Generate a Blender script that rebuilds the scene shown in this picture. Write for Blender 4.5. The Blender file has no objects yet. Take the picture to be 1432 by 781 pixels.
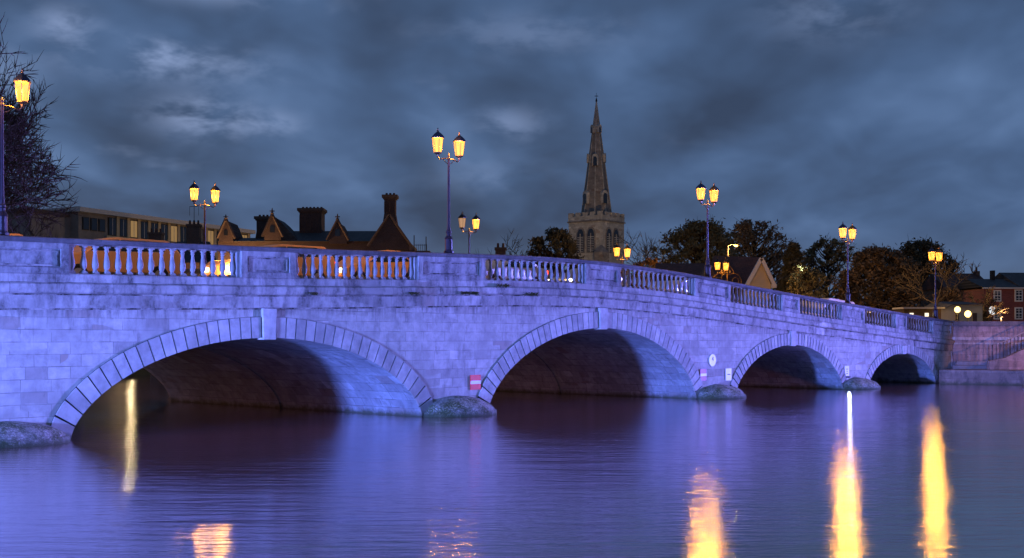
import bpy, bmesh, math, random
from mathutils import Vector, Matrix
R = math.radians
random.seed(7)
SC = bpy.context.scene
COL = SC.collection

# ------------------------------------------------------------------ camera
F, HZ, EYE = 1710.0, 474.0, 2.8            # focal length in photo pixels, horizon row, eye height above water
cd = bpy.data.cameras.new('camera')
cam = bpy.data.objects.new('camera', cd)
COL.objects.link(cam)
cam.location = (0, 0, EYE)
cam.rotation_euler = (R(90), 0, 0)
cd.sensor_width = 36
cd.lens = F / 1432 * 36
cd.shift_y = (HZ - 390.5) / 1432
cd.clip_end = 6000
SC.camera = cam

# ------------------------------------------------------------------ exposure
SC.view_settings.view_transform = 'Standard'
SC.view_settings.look = 'None'
SC.view_settings.exposure = 0.0
SC.view_settings.gamma = 1.0

# ------------------------------------------------------------------ node helpers
class N:
    """small wrapper that wires shader nodes"""
    def __init__(s, tree): s.t = tree; s.t.nodes.clear()
    def add(s, kind, **kw):
        n = s.t.nodes.new(kind)
        for k, v in kw.items(): setattr(n, k, v)
        return n
    def put(s, sock, v):
        if isinstance(v, bpy.types.NodeSocket): s.t.links.new(v, sock)
        elif v is not None: sock.default_value = v
    def math(s, op, a, b=None, c=None, clamp=False):
        n = s.add('ShaderNodeMath', operation=op, use_clamp=clamp)
        s.put(n.inputs[0], a); s.put(n.inputs[1], b)
        if c is not None: s.put(n.inputs[2], c)
        return n.outputs[0]
    def noise(s, vec, scale, detail=3, rough=.5, dist=0):
        n = s.add('ShaderNodeTexNoise')
        s.put(n.inputs['Vector'], vec); n.inputs['Scale'].default_value = scale
        n.inputs['Detail'].default_value = detail; n.inputs['Roughness'].default_value = rough
        n.inputs['Distortion'].default_value = dist
        return n.outputs['Fac']
    def map(s, vec, scale=(1, 1, 1), loc=(0, 0, 0), rot=(0, 0, 0)):
        n = s.add('ShaderNodeMapping')
        s.put(n.inputs['Vector'], vec); n.inputs['Scale'].default_value = scale
        n.inputs['Location'].default_value = loc; n.inputs['Rotation'].default_value = rot
        return n.outputs[0]
    def ramp(s, fac, stops, interp='LINEAR'):
        n = s.add('ShaderNodeValToRGB'); s.put(n.inputs[0], fac)
        cr = n.color_ramp; cr.interpolation = interp
        while len(cr.elements) < len(stops): cr.elements.new(.5)
        for e, (p, c) in zip(cr.elements, stops):
            e.position = p; e.color = (c, c, c, 1) if isinstance(c, (int, float)) else (*c, 1)
        return n.outputs[0]
    def mix(s, fac, a, b, blend='MIX'):
        n = s.add('ShaderNodeMix', data_type='RGBA', blend_type=blend)
        s.put(n.inputs[0], fac)
        s.put(n.inputs[6], (*a, 1) if isinstance(a, tuple) and len(a) == 3 else a)
        s.put(n.inputs[7], (*b, 1) if isinstance(b, tuple) and len(b) == 3 else b)
        return n.outputs[2]
    def bump(s, h, strength=.4, dist=.02, normal=None):
        n = s.add('ShaderNodeBump'); n.inputs['Strength'].default_value = strength
        n.inputs['Distance'].default_value = dist; s.put(n.inputs['Height'], h)
        if normal is not None: s.put(n.inputs['Normal'], normal)
        return n.outputs[0]

# ------------------------------------------------------------------ world: dusk sky with layered cloud
W = bpy.data.worlds.new('World'); SC.world = W; W.use_nodes = True
n = N(W.node_tree)
tc = n.add('ShaderNodeTexCoord').outputs['Generated']
sep = n.add('ShaderNodeSeparateXYZ'); n.put(sep.inputs[0], tc)
zz = n.math('ADD', n.math('MAXIMUM', sep.outputs[2], 0.0), .30)
cmb = n.add('ShaderNodeCombineXYZ')
n.put(cmb.inputs[0], n.math('DIVIDE', sep.outputs[0], zz)); n.put(cmb.inputs[1], n.math('DIVIDE', sep.outputs[1], zz))
cp = cmb.outputs[0]
big = n.noise(n.map(cp, (1.2, .8, 1), (3.4, 1.1, 0), (0, 0, R(-30))), 1.7, 3, .45, .6)
med = n.noise(n.map(cp, (1.3, 1.0, 1), (7.3, 2.2, 0), (0, 0, R(-30))), 4.2, 3, .5, .25)
patch = n.noise(n.map(cp, (1.0, .9, 1), (11.6, 5.3, 0)), 4.5, 4, .55, .2)
cl = n.math('ADD', n.math('MULTIPLY', big, .62), n.math('MULTIPLY', med, .38))
base = n.ramp(cl, [(.38, (.034, .058, .116)), (.47, (.048, .087, .176)), (.55, (.064, .119, .242)), (.67, (.105, .185, .36))])
# brighter breaks in the cloud, stronger toward the left where the last light is
leftw = n.ramp(n.math('ADD', n.math('MULTIPLY', sep.outputs[0], -1.0), .5), [(.30, 0.0), (.85, 1.0)])
blob = None
for (bx, by, rx, ry, am) in ((308, 178, 46, 20, 1.0), (268, 112, 90, 16, .75), (145, 74, 26, 16, .8), (395, 184, 26, 12, .6), (712, 178, 34, 16, .55), (330, 20, 70, 12, .5), (1140, 45, 60, 26, .35), (740, 60, 90, 20, .3), (250, 95, 30, 10, .6), (60, 150, 40, 30, .35), (680, 250, 60, 20, .22)):
    mp = n.map(tc, (F / rx, 1, F / ry), (-(bx - 716) / rx, 0, -(HZ - by) / ry))
    sp2 = n.add('ShaderNodeSeparateXYZ'); n.put(sp2.inputs[0], mp)
    d2 = n.math('ADD', n.math('POWER', n.math('ABSOLUTE', sp2.outputs[0]), 2.0), n.math('POWER', n.math('ABSOLUTE', sp2.outputs[2]), 2.0))
    gq = n.math('MULTIPLY', n.math('EXPONENT', n.math('MULTIPLY', d2, -.6)), am)
    gq = n.math('MULTIPLY', gq, n.math('GREATER_THAN', sep.outputs[1], 0.0))
    blob = gq if blob is None else n.math('ADD', blob, gq)
wisp = n.noise(n.map(tc, (1, 1, 2.2), (2, 0, 0)), 20, 4, .55, .15)
blob = n.math('MULTIPLY', blob, n.ramp(wisp, [(.36, 0.0), (.62, 1.0)], 'EASE'), None, True)
brk = n.math('MULTIPLY', n.ramp(patch, [(.63, 0.0), (.80, 1.0)], 'EASE'), n.math('ADD', n.math('MULTIPLY', leftw, .75), .12))
col = n.mix(n.math('MULTIPLY', brk, .35), base, (.28, .37, .60))
col = n.mix(n.math('MULTIPLY', blob, .75), col, (.30, .40, .66))
low = n.ramp(sep.outputs[2], [(.035, .45), (.10, 0.0)], 'EASE')
col = n.mix(low, col, (.12, .18, .30))
sky = n.add('ShaderNodeTexSky', sky_type='NISHITA'); sky.sun_disc = False
sky.sun_elevation = R(-3); sky.sun_rotation = R(300)
bg1 = n.add('ShaderNodeBackground'); n.put(bg1.inputs[0], col); bg1.inputs[1].default_value = 1.0
bg2 = n.add('ShaderNodeBackground'); n.put(bg2.inputs[0], sky.outputs[0]); bg2.inputs[1].default_value = .06
ad = n.add('ShaderNodeAddShader'); n.put(ad.inputs[0], bg1.outputs[0]); n.put(ad.inputs[1], bg2.outputs[0])
out = n.add('ShaderNodeOutputWorld'); n.put(out.inputs[0], ad.outputs[0])

# ------------------------------------------------------------------ places
U = Vector((.6720, .7405, 0)); NN = Vector((-.7405, .6720, 0)); O0 = Vector((0, 47.45, 0))
def bw(s, w, z=0):                          # bridge coordinates -> world
    return O0 + U * s + NN * w + Vector((0, 0, z))
def P(x, y, d):                             # point seen at photo pixel x,y and depth d
    return Vector(((x - 716) / F * d, d, EYE + (HZ - y) / F * d))
BW = 16.2                                   # bridge width

# ------------------------------------------------------------------ bank floodlight and added fill spots
def spot(name, loc, target, power, color, angle, blend=.6, radius=.25, falloff=None):
    L = bpy.data.lights.new(name, 'SPOT'); L.energy = power; L.color = color
    L.spot_size = R(angle); L.spot_blend = blend; L.shadow_soft_size = radius
    if falloff:
        L.use_nodes = True; t = L.node_tree
        em = next(x for x in t.nodes if x.type == 'EMISSION')
        fo = t.nodes.new('ShaderNodeLightFalloff'); fo.inputs['Strength'].default_value = falloff[1]
        t.links.new(fo.outputs[falloff[0]], em.inputs['Strength'])
    o = bpy.data.objects.new(name, L); COL.objects.link(o); o.location = loc
    o.rotation_euler = (Vector(target) - Vector(loc)).to_track_quat('-Z', 'Y').to_euler()
    return o
FA = spot('bank_floodlight', bw(-43.1, -8.2, 1.7), bw(14, 0, 2.9), 1000, (.125, .205, .93), 60, 1.0, 1.1, ('Linear', 7.8))
FB = spot('face_fill_light', bw(52, -22.0, 4.4), bw(12, 0, 3.0), 1000, (.185, .18, .95), 76, .9, .4, ('Constant', .13))  # added off-view spot that evens the violet wash along the bridge face
FC = spot('vault_fill_light', bw(-34, 90, 6.0), bw(8, 14, 1.0), 44000, (1.0, .32, .15), 42, .6, .5)  # added unseen spot that brings warm brown into the dark vaults

# ------------------------------------------------------------------ mesh building
class MB:
    def __init__(s): s.v = []; s.f = []
    def add(s, vs, fs):
        o = len(s.v); s.v += [tuple(v) for v in vs]; s.f += [tuple(i + o for i in f) for f in fs]; return s
    def box(s, x0, x1, y0, y1, z0, z1, M=None):
        vs = [Vector((x, y, z)) for z in (z0, z1) for y in (y0, y1) for x in (x0, x1)]
        if M is not None: vs = [M @ v for v in vs]
        return s.add(vs, [(0, 2, 3, 1), (4, 5, 7, 6), (0, 1, 5, 4), (2, 6, 7, 3), (0, 4, 6, 2), (1, 3, 7, 5)])
    def lathe(s, prof, cx=0, cy=0, seg=12, cz=0, rot=0, cap=True):
        vs = []; fs = []
        for r, z in prof:
            for k in range(seg):
                a = rot + 2 * math.pi * k / seg; vs.append((cx + r * math.cos(a), cy + r * math.sin(a), cz + z))
        for i in range(len(prof) - 1):
            for k in range(seg):
                k2 = (k + 1) % seg; fs.append((i * seg + k, i * seg + k2, (i + 1) * seg + k2, (i + 1) * seg + k))
        if cap:
            fs.append(tuple(range(seg))[::-1]); fs.append(tuple((len(prof) - 1) * seg + k for k in range(seg)))
        return s.add(vs, fs)
    def tube(s, pts, rads, seg=6):
        pts = [Vector(p) for p in pts]; vs = []; fs = []
        for i, p in enumerate(pts):
            d = (pts[min(i + 1, len(pts) - 1)] - pts[max(i - 1, 0)]).normalized()
            a = Vector((0, 0, 1)) if abs(d.z) < .9 else Vector((1, 0, 0))
            e1 = d.cross(a).normalized(); e2 = d.cross(e1)
            r = rads[i] if isinstance(rads, (list, tuple)) else rads
            for k in range(seg):
                t = 2 * math.pi * k / seg; vs.append(p + e1 * (r * math.cos(t)) + e2 * (r * math.sin(t)))
        for i in range(len(pts) - 1):
            for k in range(seg):
                k2 = (k + 1) % seg; fs.append((i * seg + k, i * seg + k2, (i + 1) * seg + k2, (i + 1) * seg + k))
        fs.append(tuple(range(seg))); fs.append(tuple((len(pts) - 1) * seg + k for k in range(seg))[::-1])
        return s.add(vs, fs)
    def prism(s, poly, a0, a1, axis='y'):   # polygon of (p,q) pairs swept along an axis
        def mk(p, q, a): return {'y': (p, a, q), 'x': (a, p, q), 'z': (p, q, a)}[axis]
        k = len(poly); vs = [mk(p, q, a0) for p, q in poly] + [mk(p, q, a1) for p, q in poly]
        fs = [tuple(range(k))[::-1], tuple(range(k, 2 * k))] + [(i, (i + 1) % k, k + (i + 1) % k, k + i) for i in range(k)]
        return s.add(vs, fs)
    def build(s, name, mat, parent=None, smooth=False, bevel=0, M=None):
        me = bpy.data.meshes.new(name)
        vs = s.v if M is None else [tuple(M @ Vector(v)) for v in s.v]
        me.from_pydata(vs, [], s.f); me.update()
        b = bmesh.new(); b.from_mesh(me); bmesh.ops.recalc_face_normals(b, faces=b.faces)
        if bevel: bmesh.ops.bevel(b, geom=list(b.edges), offset=bevel, segments=1, affect='EDGES', clamp_overlap=True)
        b.to_mesh(me); b.free()
        if smooth:
            for p in me.polygons: p.use_smooth = True
        me.materials.append(mat)
        o = bpy.data.objects.new(name, me); COL.objects.link(o)
        if parent is not None: o.parent = parent
        return o
def tag(o, label=None, cat=None, group=None, kind=None):
    if label: o['label'] = label
    if cat: o['category'] = cat
    if group: o['group'] = group
    if kind: o['kind'] = kind
    return o
def empty(name, loc=(0, 0, 0), rz=0, label=None, cat=None, group=None):
    o = bpy.data.objects.new(name, None); COL.objects.link(o); o.location = loc; o.rotation_euler = (0, 0, rz)
    o.empty_display_size = .3
    return tag(o, label, cat, group)
def copy_tree(o, parent=None):
    c = o.copy(); COL.objects.link(c); c.parent = parent
    for ch in [x for x in bpy.data.objects if x.parent == o]: copy_tree(ch, c)
    return c

# ------------------------------------------------------------------ materials
def mat(name):
    m = bpy.data.materials.new(name); m.use_nodes = True; return m, N(m.node_tree)
def finish(n, color, rough=.8, normal=None, metal=0, spec=.3):
    b = n.add('ShaderNodeBsdfPrincipled'); n.put(b.inputs['Base Color'], (*color, 1) if isinstance(color, tuple) else color)
    n.put(b.inputs['Roughness'], rough); b.inputs['Metallic'].default_value = metal
    b.inputs['Specular IOR Level'].default_value = spec
    if normal is not None: n.put(b.inputs['Normal'], normal)
    o = n.add('ShaderNodeOutputMaterial'); n.put(o.inputs[0], b.outputs[0]); return b
def objco(n): return n.add('ShaderNodeTexCoord').outputs['Object']
def swz(n, vec, order='xz'):
    sp = n.add('ShaderNodeSeparateXYZ'); n.put(sp.inputs[0], vec)
    c = n.add('ShaderNodeCombineXYZ'); ix = {'x': 0, 'y': 1, 'z': 2}
    n.put(c.inputs[0], sp.outputs[ix[order[0]]]); n.put(c.inputs[1], sp.outputs[ix[order[1]]])
    return c.outputs[0], sp
def brick(n, vec, w, h, mortar=.006, offset=.5, sq=1.0, freq=2, bias=0.0):
    t = n.add('ShaderNodeTexBrick'); n.put(t.inputs['Vector'], vec)
    t.inputs['Scale'].default_value = 1; t.inputs['Brick Width'].default_value = w; t.inputs['Row Height'].default_value = h
    t.inputs['Mortar Size'].default_value = mortar; t.inputs['Mortar Smooth'].default_value = .3; t.inputs['Bias'].default_value = bias
    t.inputs['Color1'].default_value = (0, 0, 0, 1); t.inputs['Color2'].default_value = (1, 1, 1, 1); t.inputs['Mortar'].default_value = (.5, .5, .5, 1)
    t.offset = offset; t.squash = sq; t.squash_frequency = freq
    return t.outputs['Color'], t.outputs['Fac']
def stone(name, base=(.42, .40, .36), order='xz', bw_=1.05, bh=.34, joints=True, stain=.5, top_dirt=None, rough_bump=.5, dark=(.05, .05, .048), heavy=0, island=False, ledge=False, lichen=False):
    m, n = mat(name); oc = objco(n); v, sp = swz(n, oc, order)
    jit = n.noise(oc, 1.3, 2)
    v2 = n.add('ShaderNodeVectorMath', operation='ADD'); n.put(v2.inputs[0], v)
    cj = n.add('ShaderNodeCombineXYZ'); n.put(cj.inputs[0], n.math('MULTIPLY', jit, .03)); n.put(cj.inputs[1], n.math('MULTIPLY', jit, .02)); n.put(v2.inputs[1], cj.outputs[0])
    v = v2.outputs[0]
    grain = n.noise(oc, 38, 4, .65); mott = n.noise(oc, 3.2, 5, .62); wide = n.noise(oc, .55, 3, .55)
    h = n.math('ADD', n.math('MULTIPLY', grain, .25), n.math('MULTIPLY', mott, .5))
    c = n.mix(n.ramp(mott, [(.35, 0.0), (.65, 1.0)]), tuple(x * .78 for x in base), tuple(min(1, x * 1.12) for x in base))
    if joints:
        ca, fa = brick(n, v, bw_, bh, .009, .5, .72, 3); cb, fb = brick(n, v, bw_ * .62, bh, .010, .37, 1.35, 2)
        pick = n.ramp(n.noise(n.map(oc, (.35, .35, 1.1)), .9, 1), [(.49, 0.0), (.51, 1.0)])
        cc = n.mix(pick, ca, cb); ff = n.mix(pick, fa, fb)
        tone = n.ramp(cc, [(0, .70), (.2, .90), (.55, 1.0), (.85, 1.06), (.93, 1.12), (1.0, 1.42)])
        c = n.mix(1.0, c, tone, 'MULTIPLY')
        c = n.mix(n.math('MULTIPLY', n.ramp(cc, [(.06, 1.0), (.12, 0.0)]), n.ramp(n.noise(oc, .4, 1), [(.42, 0.0), (.6, .8)])), c, tuple(x * f for x, f in zip(base, (.78, .62, .55))))
        jo = n.math('MULTIPLY', ff, n.ramp(n.noise(oc, 1.7, 2), [(.38, .15), (.62, .95)]))
        c = n.mix(jo, c, tuple(x * .30 for x in base))
        h = n.math('SUBTRACT', n.math('ADD', h, n.math('MULTIPLY', cc, .35)), n.math('MULTIPLY', jo, 1.6))
    c = n.mix(n.math('MULTIPLY', n.ramp(wide, [(.42, 0.0), (.66, 1.0)]), .62), c, tuple(x * .6 for x in base))
    if island:
        gi = n.add('ShaderNodeNewGeometry'); c = n.mix(1.0, c, n.ramp(gi.outputs['Random Per Island'], [(0, .80), (.5, .96), (1, 1.14)]), 'MULTIPLY')
    if lichen:
        vo = n.add('ShaderNodeTexVoronoi', feature='DISTANCE_TO_EDGE'); n.put(vo.inputs['Vector'], oc); vo.inputs['Scale'].default_value = 4.5
        ed = n.ramp(vo.outputs['Distance'], [(0, 1.0), (.07, 0.0)])
        fine = n.noise(oc, 16, 5, .8)
        c = n.mix(n.ramp(n.noise(oc, 2.2, 3), [(.46, 0.0), (.60, .85)]), c, (.07, .10, .03))
        c = n.mix(n.ramp(fine, [(.52, 0.0), (.58, .7)]), c, (.58, .58, .52))
        c = n.mix(n.ramp(fine, [(.36, .8), (.44, 0.0)]), c, (.05, .05, .04))
        c = n.mix(n.math('MULTIPLY', ed, .18), c, (.04, .04, .035)); h = n.math('SUBTRACT', n.math('ADD', h, fine), n.math('MULTIPLY', ed, .2))
    # water-washed dirt with vertical runs
    runs = n.noise(n.map(oc, (1.7, 1.7, .6)), 1.25, 8, .68, .3)
    d = n.ramp(runs, [(.50 - heavy, 0.0), (.70 - heavy, 1.0)])
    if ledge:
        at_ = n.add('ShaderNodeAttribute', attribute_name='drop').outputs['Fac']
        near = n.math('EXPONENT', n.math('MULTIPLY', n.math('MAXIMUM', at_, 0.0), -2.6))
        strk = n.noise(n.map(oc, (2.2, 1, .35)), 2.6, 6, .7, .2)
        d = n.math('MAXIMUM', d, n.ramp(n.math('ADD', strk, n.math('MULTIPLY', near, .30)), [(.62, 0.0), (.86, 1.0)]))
    spk = n.ramp(n.noise(oc, 7, 6, .75), [(.35, 1.0), (.62, .45)])
    d = n.math('MULTIPLY', n.math('MULTIPLY', d, spk), stain)
    c = n.mix(d, c, dark)
    if top_dirt:                             # green-black weed and silt near the water
        wl = n.ramp(n.math('ADD', n.math('MULTIPLY', sp.outputs[2], 1.1), n.math('MULTIPLY', mott, .35)), [(.20, 1.0), (.42, 0.0)])
        c = n.mix(n.math('MULTIPLY', wl, top_dirt), c, (.05, .065, .03))
    finish(n, c, .85, n.bump(h, rough_bump, .02))
    return m
def plain(name, color, rough=.6, metal=0, var=.15, scale=6, spec=.3, bump=.15):
    m, n = mat(name); oc = objco(n); f = n.noise(oc, scale, 5, .6)
    c = n.mix(n.ramp(f, [(.3, 0.0), (.7, 1.0)]), tuple(x * (1 - var) for x in color), tuple(min(1, x * (1 + var)) for x in color))
    finish(n, c, rough, n.bump(f, bump, .02), metal, spec); return m
def emit(name, color, strength, thru=0):
    m, n = mat(name); e = n.add('ShaderNodeEmission'); e.inputs[0].default_value = (*color, 1); e.inputs[1].default_value = strength
    o = n.add('ShaderNodeOutputMaterial')
    if thru:
        t = n.add('ShaderNodeBsdfTransparent'); t.inputs[0].default_value = (1, 1, 1, 1)
        a = n.add('ShaderNodeMixShader'); a.inputs[0].default_value = thru
        n.put(a.inputs[1], e.outputs[0]); n.put(a.inputs[2], t.outputs[0]); n.put(o.inputs[0], a.outputs[0])
    else: n.put(o.inputs[0], e.outputs[0])
    return m
def brickwork(name, base, order='xz', stain=.3):
    m, n = mat(name); oc = objco(n); v, sp = swz(n, oc, order)
    c0, f0 = brick(n, v, .23, .075, .008)
    mo = n.noise(oc, .8, 4, .6)
    c = n.mix(c0, tuple(x * .75 for x in base), tuple(x * 1.2 for x in base))
    c = n.mix(n.math('MULTIPLY', f0, .6), c, (.25, .22, .19))
    c = n.mix(n.math('MULTIPLY', n.ramp(mo, [(.4, 0.0), (.7, 1.0)]), stain), c, tuple(x * .35 for x in base))
    finish(n, c, .9, n.bump(mo, .3, .03)); return m
def tiles(name, base, ang='xz'):
    m, n = mat(name); oc = objco(n); v, sp = swz(n, oc, ang)
    c0, f0 = brick(n, v, .3, .16, .012)
    mo = n.noise(oc, .7, 4, .6)
    c = n.mix(c0, tuple(x * .7 for x in base), tuple(x * 1.25 for x in base))
    c = n.mix(n.ramp(mo, [(.35, .0), (.75, .6)]), c, tuple(x * .55 for x in base))
    c = n.mix(f0, c, tuple(x * .3 for x in base))
    finish(n, c, .7, n.bump(f0, .5, .03)); return m

M = {}
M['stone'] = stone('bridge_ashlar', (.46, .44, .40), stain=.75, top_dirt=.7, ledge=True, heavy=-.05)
M['ring'] = stone('voussoir_stone', (.46, .45, .43), joints=False, stain=.35, top_dirt=.8, island=True)
M['mortar'] = plain('dark_mortar', (.02, .02, .02), .95, 0, .3, 9)
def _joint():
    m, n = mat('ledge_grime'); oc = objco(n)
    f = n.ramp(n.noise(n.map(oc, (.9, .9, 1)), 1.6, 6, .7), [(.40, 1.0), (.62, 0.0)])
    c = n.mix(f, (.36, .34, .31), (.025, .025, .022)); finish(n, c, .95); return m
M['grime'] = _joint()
M['band'] = stone('string_course_stone', (.43, .41, .38), bw_=1.7, bh=3.0, stain=1.0, heavy=.05)
M['coping'] = stone('coping_stone', (.13, .125, .12), bw_=1.4, bh=3.0, stain=1.0, heavy=.06)
M['pedestal'] = stone('pedestal_stone', (.38, .37, .35), joints=False, stain=1.0, heavy=.09)
M['baluster'] = stone('baluster_stone', (.30, .285, .27), joints=False, stain=.6)
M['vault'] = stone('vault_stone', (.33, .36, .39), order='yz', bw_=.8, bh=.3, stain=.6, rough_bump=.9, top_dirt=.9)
M['mossy'] = stone('mossy_stone', (.30, .30, .27), joints=False, stain=.95, top_dirt=.95, dark=(.035, .06, .02), rough_bump=1.0, heavy=.03, lichen=True)
M['quay'] = stone('quay_stone', (.27, .20, .175), bw_=1.1, bh=.36, stain=1.0, heavy=.06, top_dirt=.8)
M['steps'] = stone('step_stone', (.22, .20, .19), joints=False, stain=.6, top_dirt=.8)
M['tower'] = stone('church_limestone', (.50, .45, .38), bw_=.7, bh=.35, stain=.35)
M['spire'] = stone('spire_limestone', (.26, .22, .19), bw_=.8, bh=.4, stain=.6)
M['paint'] = plain('navy_paint', (.018, .010, .014), .5, 0, .3, 9)
M['iron'] = plain('black_iron', (.02, .02, .022), .5, .4)
M['brass'] = plain('lantern_metal', (.10, .06, .03), .4, .6)
M['glow'] = emit('lit_lantern_glass', (1.0, .37, .05), 3.4, .6)
M['dimglow'] = emit('dim_lantern_glass', (1.0, .55, .30), .55, .35)
M['globe'] = emit('globe_lamp', (1.0, .62, .18), 5.0)
M['white_led'] = emit('white_led', (.85, 1.0, .80), 6)
M['sodium'] = emit('sodium_head', (1.0, .55, .12), 9)
M['brick'] = brickwork('red_brick', (.060, .030, .026))
M['brick_dark'] = brickwork('old_brick', (.085, .05, .038))
M['brick_pub'] = brickwork('painted_brick', (.24, .055, .05))
M['slate'] = tiles('slate', (.055, .058, .065))
M['tile_red'] = tiles('clay_tile', (.085, .035, .03))
M['cream'] = plain('cream_panel', (.46, .36, .22), .7, 0, .12, .6)
M['concrete'] = plain('concrete', (.22, .19, .165), .8, 0, .25, .8)
M['fascia'] = plain('pale_fascia', (.50, .46, .42), .6)
M['render'] = plain('pale_render', (.62, .52, .36), .7, 0, .1, 1)
M['white'] = plain('white_joinery', (.72, .70, .68), .5, 0, .06)
M['glass'] = plain('dark_glass', (.02, .025, .035), .12, 0, .1, 3, .6, .0)
M['lit_glass'] = emit('lit_window', (1, .6, .25), .28)
M['asphalt'] = plain('asphalt', (.055, .052, .05), .75, 0, .25, 14)
M['paving'] = stone('paving', (.26, .24, .22), order='xy', bw_=.9, bh=.6, stain=.2)
M['ground'] = plain('grassy_ground', (.045, .05, .025), .95, 0, .5, .3)
M['bark'] = plain('bark', (.05, .038, .028), .9, 0, .4, 5)
M['red_sign'] = plain('red_sign_paint', (.85, .05, .03), .5, 0, .06)
M['magenta_sign'] = plain('faded_red_sign_paint', (.42, .05, .16), .5, 0, .06)
M['white_sign'] = plain('white_sign_paint', (.80, .80, .80), .45, 0, .04)
M['black_sign'] = plain('black_sign_paint', (.02, .02, .02), .5)
M['van_white'] = plain('white_vehicle_paint', (.72, .70, .66), .3, 0, .05, 2, .5, 0)
M['car_silver'] = plain('silver_vehicle_paint', (.45, .44, .43), .3, .4, .05, 2, .5, 0)
M['car_red'] = plain('red_vehicle_paint', (.40, .07, .04), .3, 0, .05, 2, .5, 0)
M['car_lamplight'] = plain('lamplight_vehicle_paint', (.85, .42, .15), .35, 0, .05, 2, .5, 0)  # the orange of the street lamps is put into this body colour
M['tyre'] = plain('tyre_rubber', (.02, .02, .02), .8)
M['headlight'] = emit('headlight', (1, .85, .6), 14)
M['taillight'] = emit('taillight', (1, .06, .03), 5)

def leafmat(name, a, b, c2):
    m, n = mat(name); g = n.add('ShaderNodeNewGeometry'); oc = objco(n)
    col = n.ramp(g.outputs['Random Per Island'], [(0, a), (.5, b), (1, c2)])
    col = n.mix(n.ramp(n.noise(oc, .35, 3), [(.35, 0.0), (.65, .6)]), col, tuple(x * .55 for x in b))
    finish(n, col, .8, None, 0, .15); return m
M['leaf_brown'] = leafmat('autumn_leaves', (.12, .08, .045), (.17, .11, .06), (.22, .14, .075))
M['leaf_olive'] = leafmat('olive_leaves', (.10, .085, .045), (.14, .115, .055), (.19, .15, .07))
M['leaf_dark'] = leafmat('dark_leaves', (.045, .045, .03), (.08, .07, .04), (.13, .10, .055))
M['leaf_rust'] = leafmat('rust_leaves', (.06, .03, .012), (.13, .06, .02), (.18, .095, .03))
M['weed'] = leafmat('weeds', (.03, .05, .015), (.07, .09, .03), (.16, .10, .04))

# water: long-exposed river, slightly rough, fine ripples
m, n = mat('river_water'); oc = objco(n)
r1 = n.noise(n.map(oc, (.32, 1.5, 1), (0, 0, 0), (0, 0, R(8))), 2.1, 4, .6, .3)
r2 = n.noise(n.map(oc, (.10, .26, 1), (5, 3, 0), (0, 0, R(-14))), 1.1, 3, .5, .6)
r3 = n.noise(n.map(oc, (1.0, 3.4, 1), (5, 3, 0), (0, 0, R(3))), 5.0, 2, .5, 0)
hh = n.math('ADD', n.math('ADD', n.math('MULTIPLY', r1, .30), n.math('MULTIPLY', r2, .55)), n.math('MULTIPLY', r3, .035))
nb_ = n.bump(hh, 1.0, .05)
fr_ = n.add('ShaderNodeFresnel'); fr_.inputs[0].default_value = 1.33; n.put(fr_.inputs[1], nb_)
gl_ = n.add('ShaderNodeBsdfAnisotropic', distribution='BECKMANN'); gl_.inputs['Color'].default_value = (.97, .95, .96, 1)
n.put(gl_.inputs['Roughness'], n.math('ADD', n.math('MULTIPLY', r2, .12), .095)); n.put(gl_.inputs['Normal'], nb_)
df_ = n.add('ShaderNodeBsdfDiffuse'); df_.inputs[0].default_value = (.30, .165, .17, 1)
mx_ = n.add('ShaderNodeMixShader'); n.put(mx_.inputs[0], n.math('ADD', n.math('MULTIPLY', fr_.outputs[0], .50), .50))
n.put(mx_.inputs[1], df_.outputs[0]); n.put(mx_.inputs[2], gl_.outputs[0])
ow_ = n.add('ShaderNodeOutputMaterial'); n.put(ow_.inputs[0], mx_.outputs[0])
M['water'] = m

# ------------------------------------------------------------------ setting
w = MB().add([(-2500, -400, 0), (2500, -400, 0), (2500, 3200, 0), (-2500, 3200, 0)], [(0, 1, 2, 3)]).build('water', M['water']); tag(w, kind='structure')
w['label'] = 'smooth long-exposed river reflecting the blue bridge'
def slab(name, pts, z0, z1, m):
    o = MB().prism([(p[0], p[1]) for p in pts], z0, z1, 'z').build(name, m); return tag(o, kind='structure')
pb = bw(42.6, 0); up = bw(42.6, 130)
slab('ground', [(pb.x, pb.y + .6), (40, pb.y + .6), (160, -30), (2500, -30), (2500, 3100), (-2500, 3100), (-2500, 420), (-170, 300), (up.x, up.y)], -1.5, 3.3, M['ground'])
a0 = bw(-34, -190); a1 = bw(-34, 150)
slab('near_bank', [(a0.x, a0.y), (a1.x, a1.y), (-900, 300), (-900, -390), (a0.x - 100, -390)], -1.5, 1.2, M['ground'])
isl = [(-44 + 15 * math.cos(t) * (1 + .12 * math.sin(3 * t)), 92 + 13 * math.sin(t)) for t in [2 * math.pi * k / 22 for k in range(22)]]
slab('island', isl, -1.5, 1.0, M['ground'])

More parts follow.
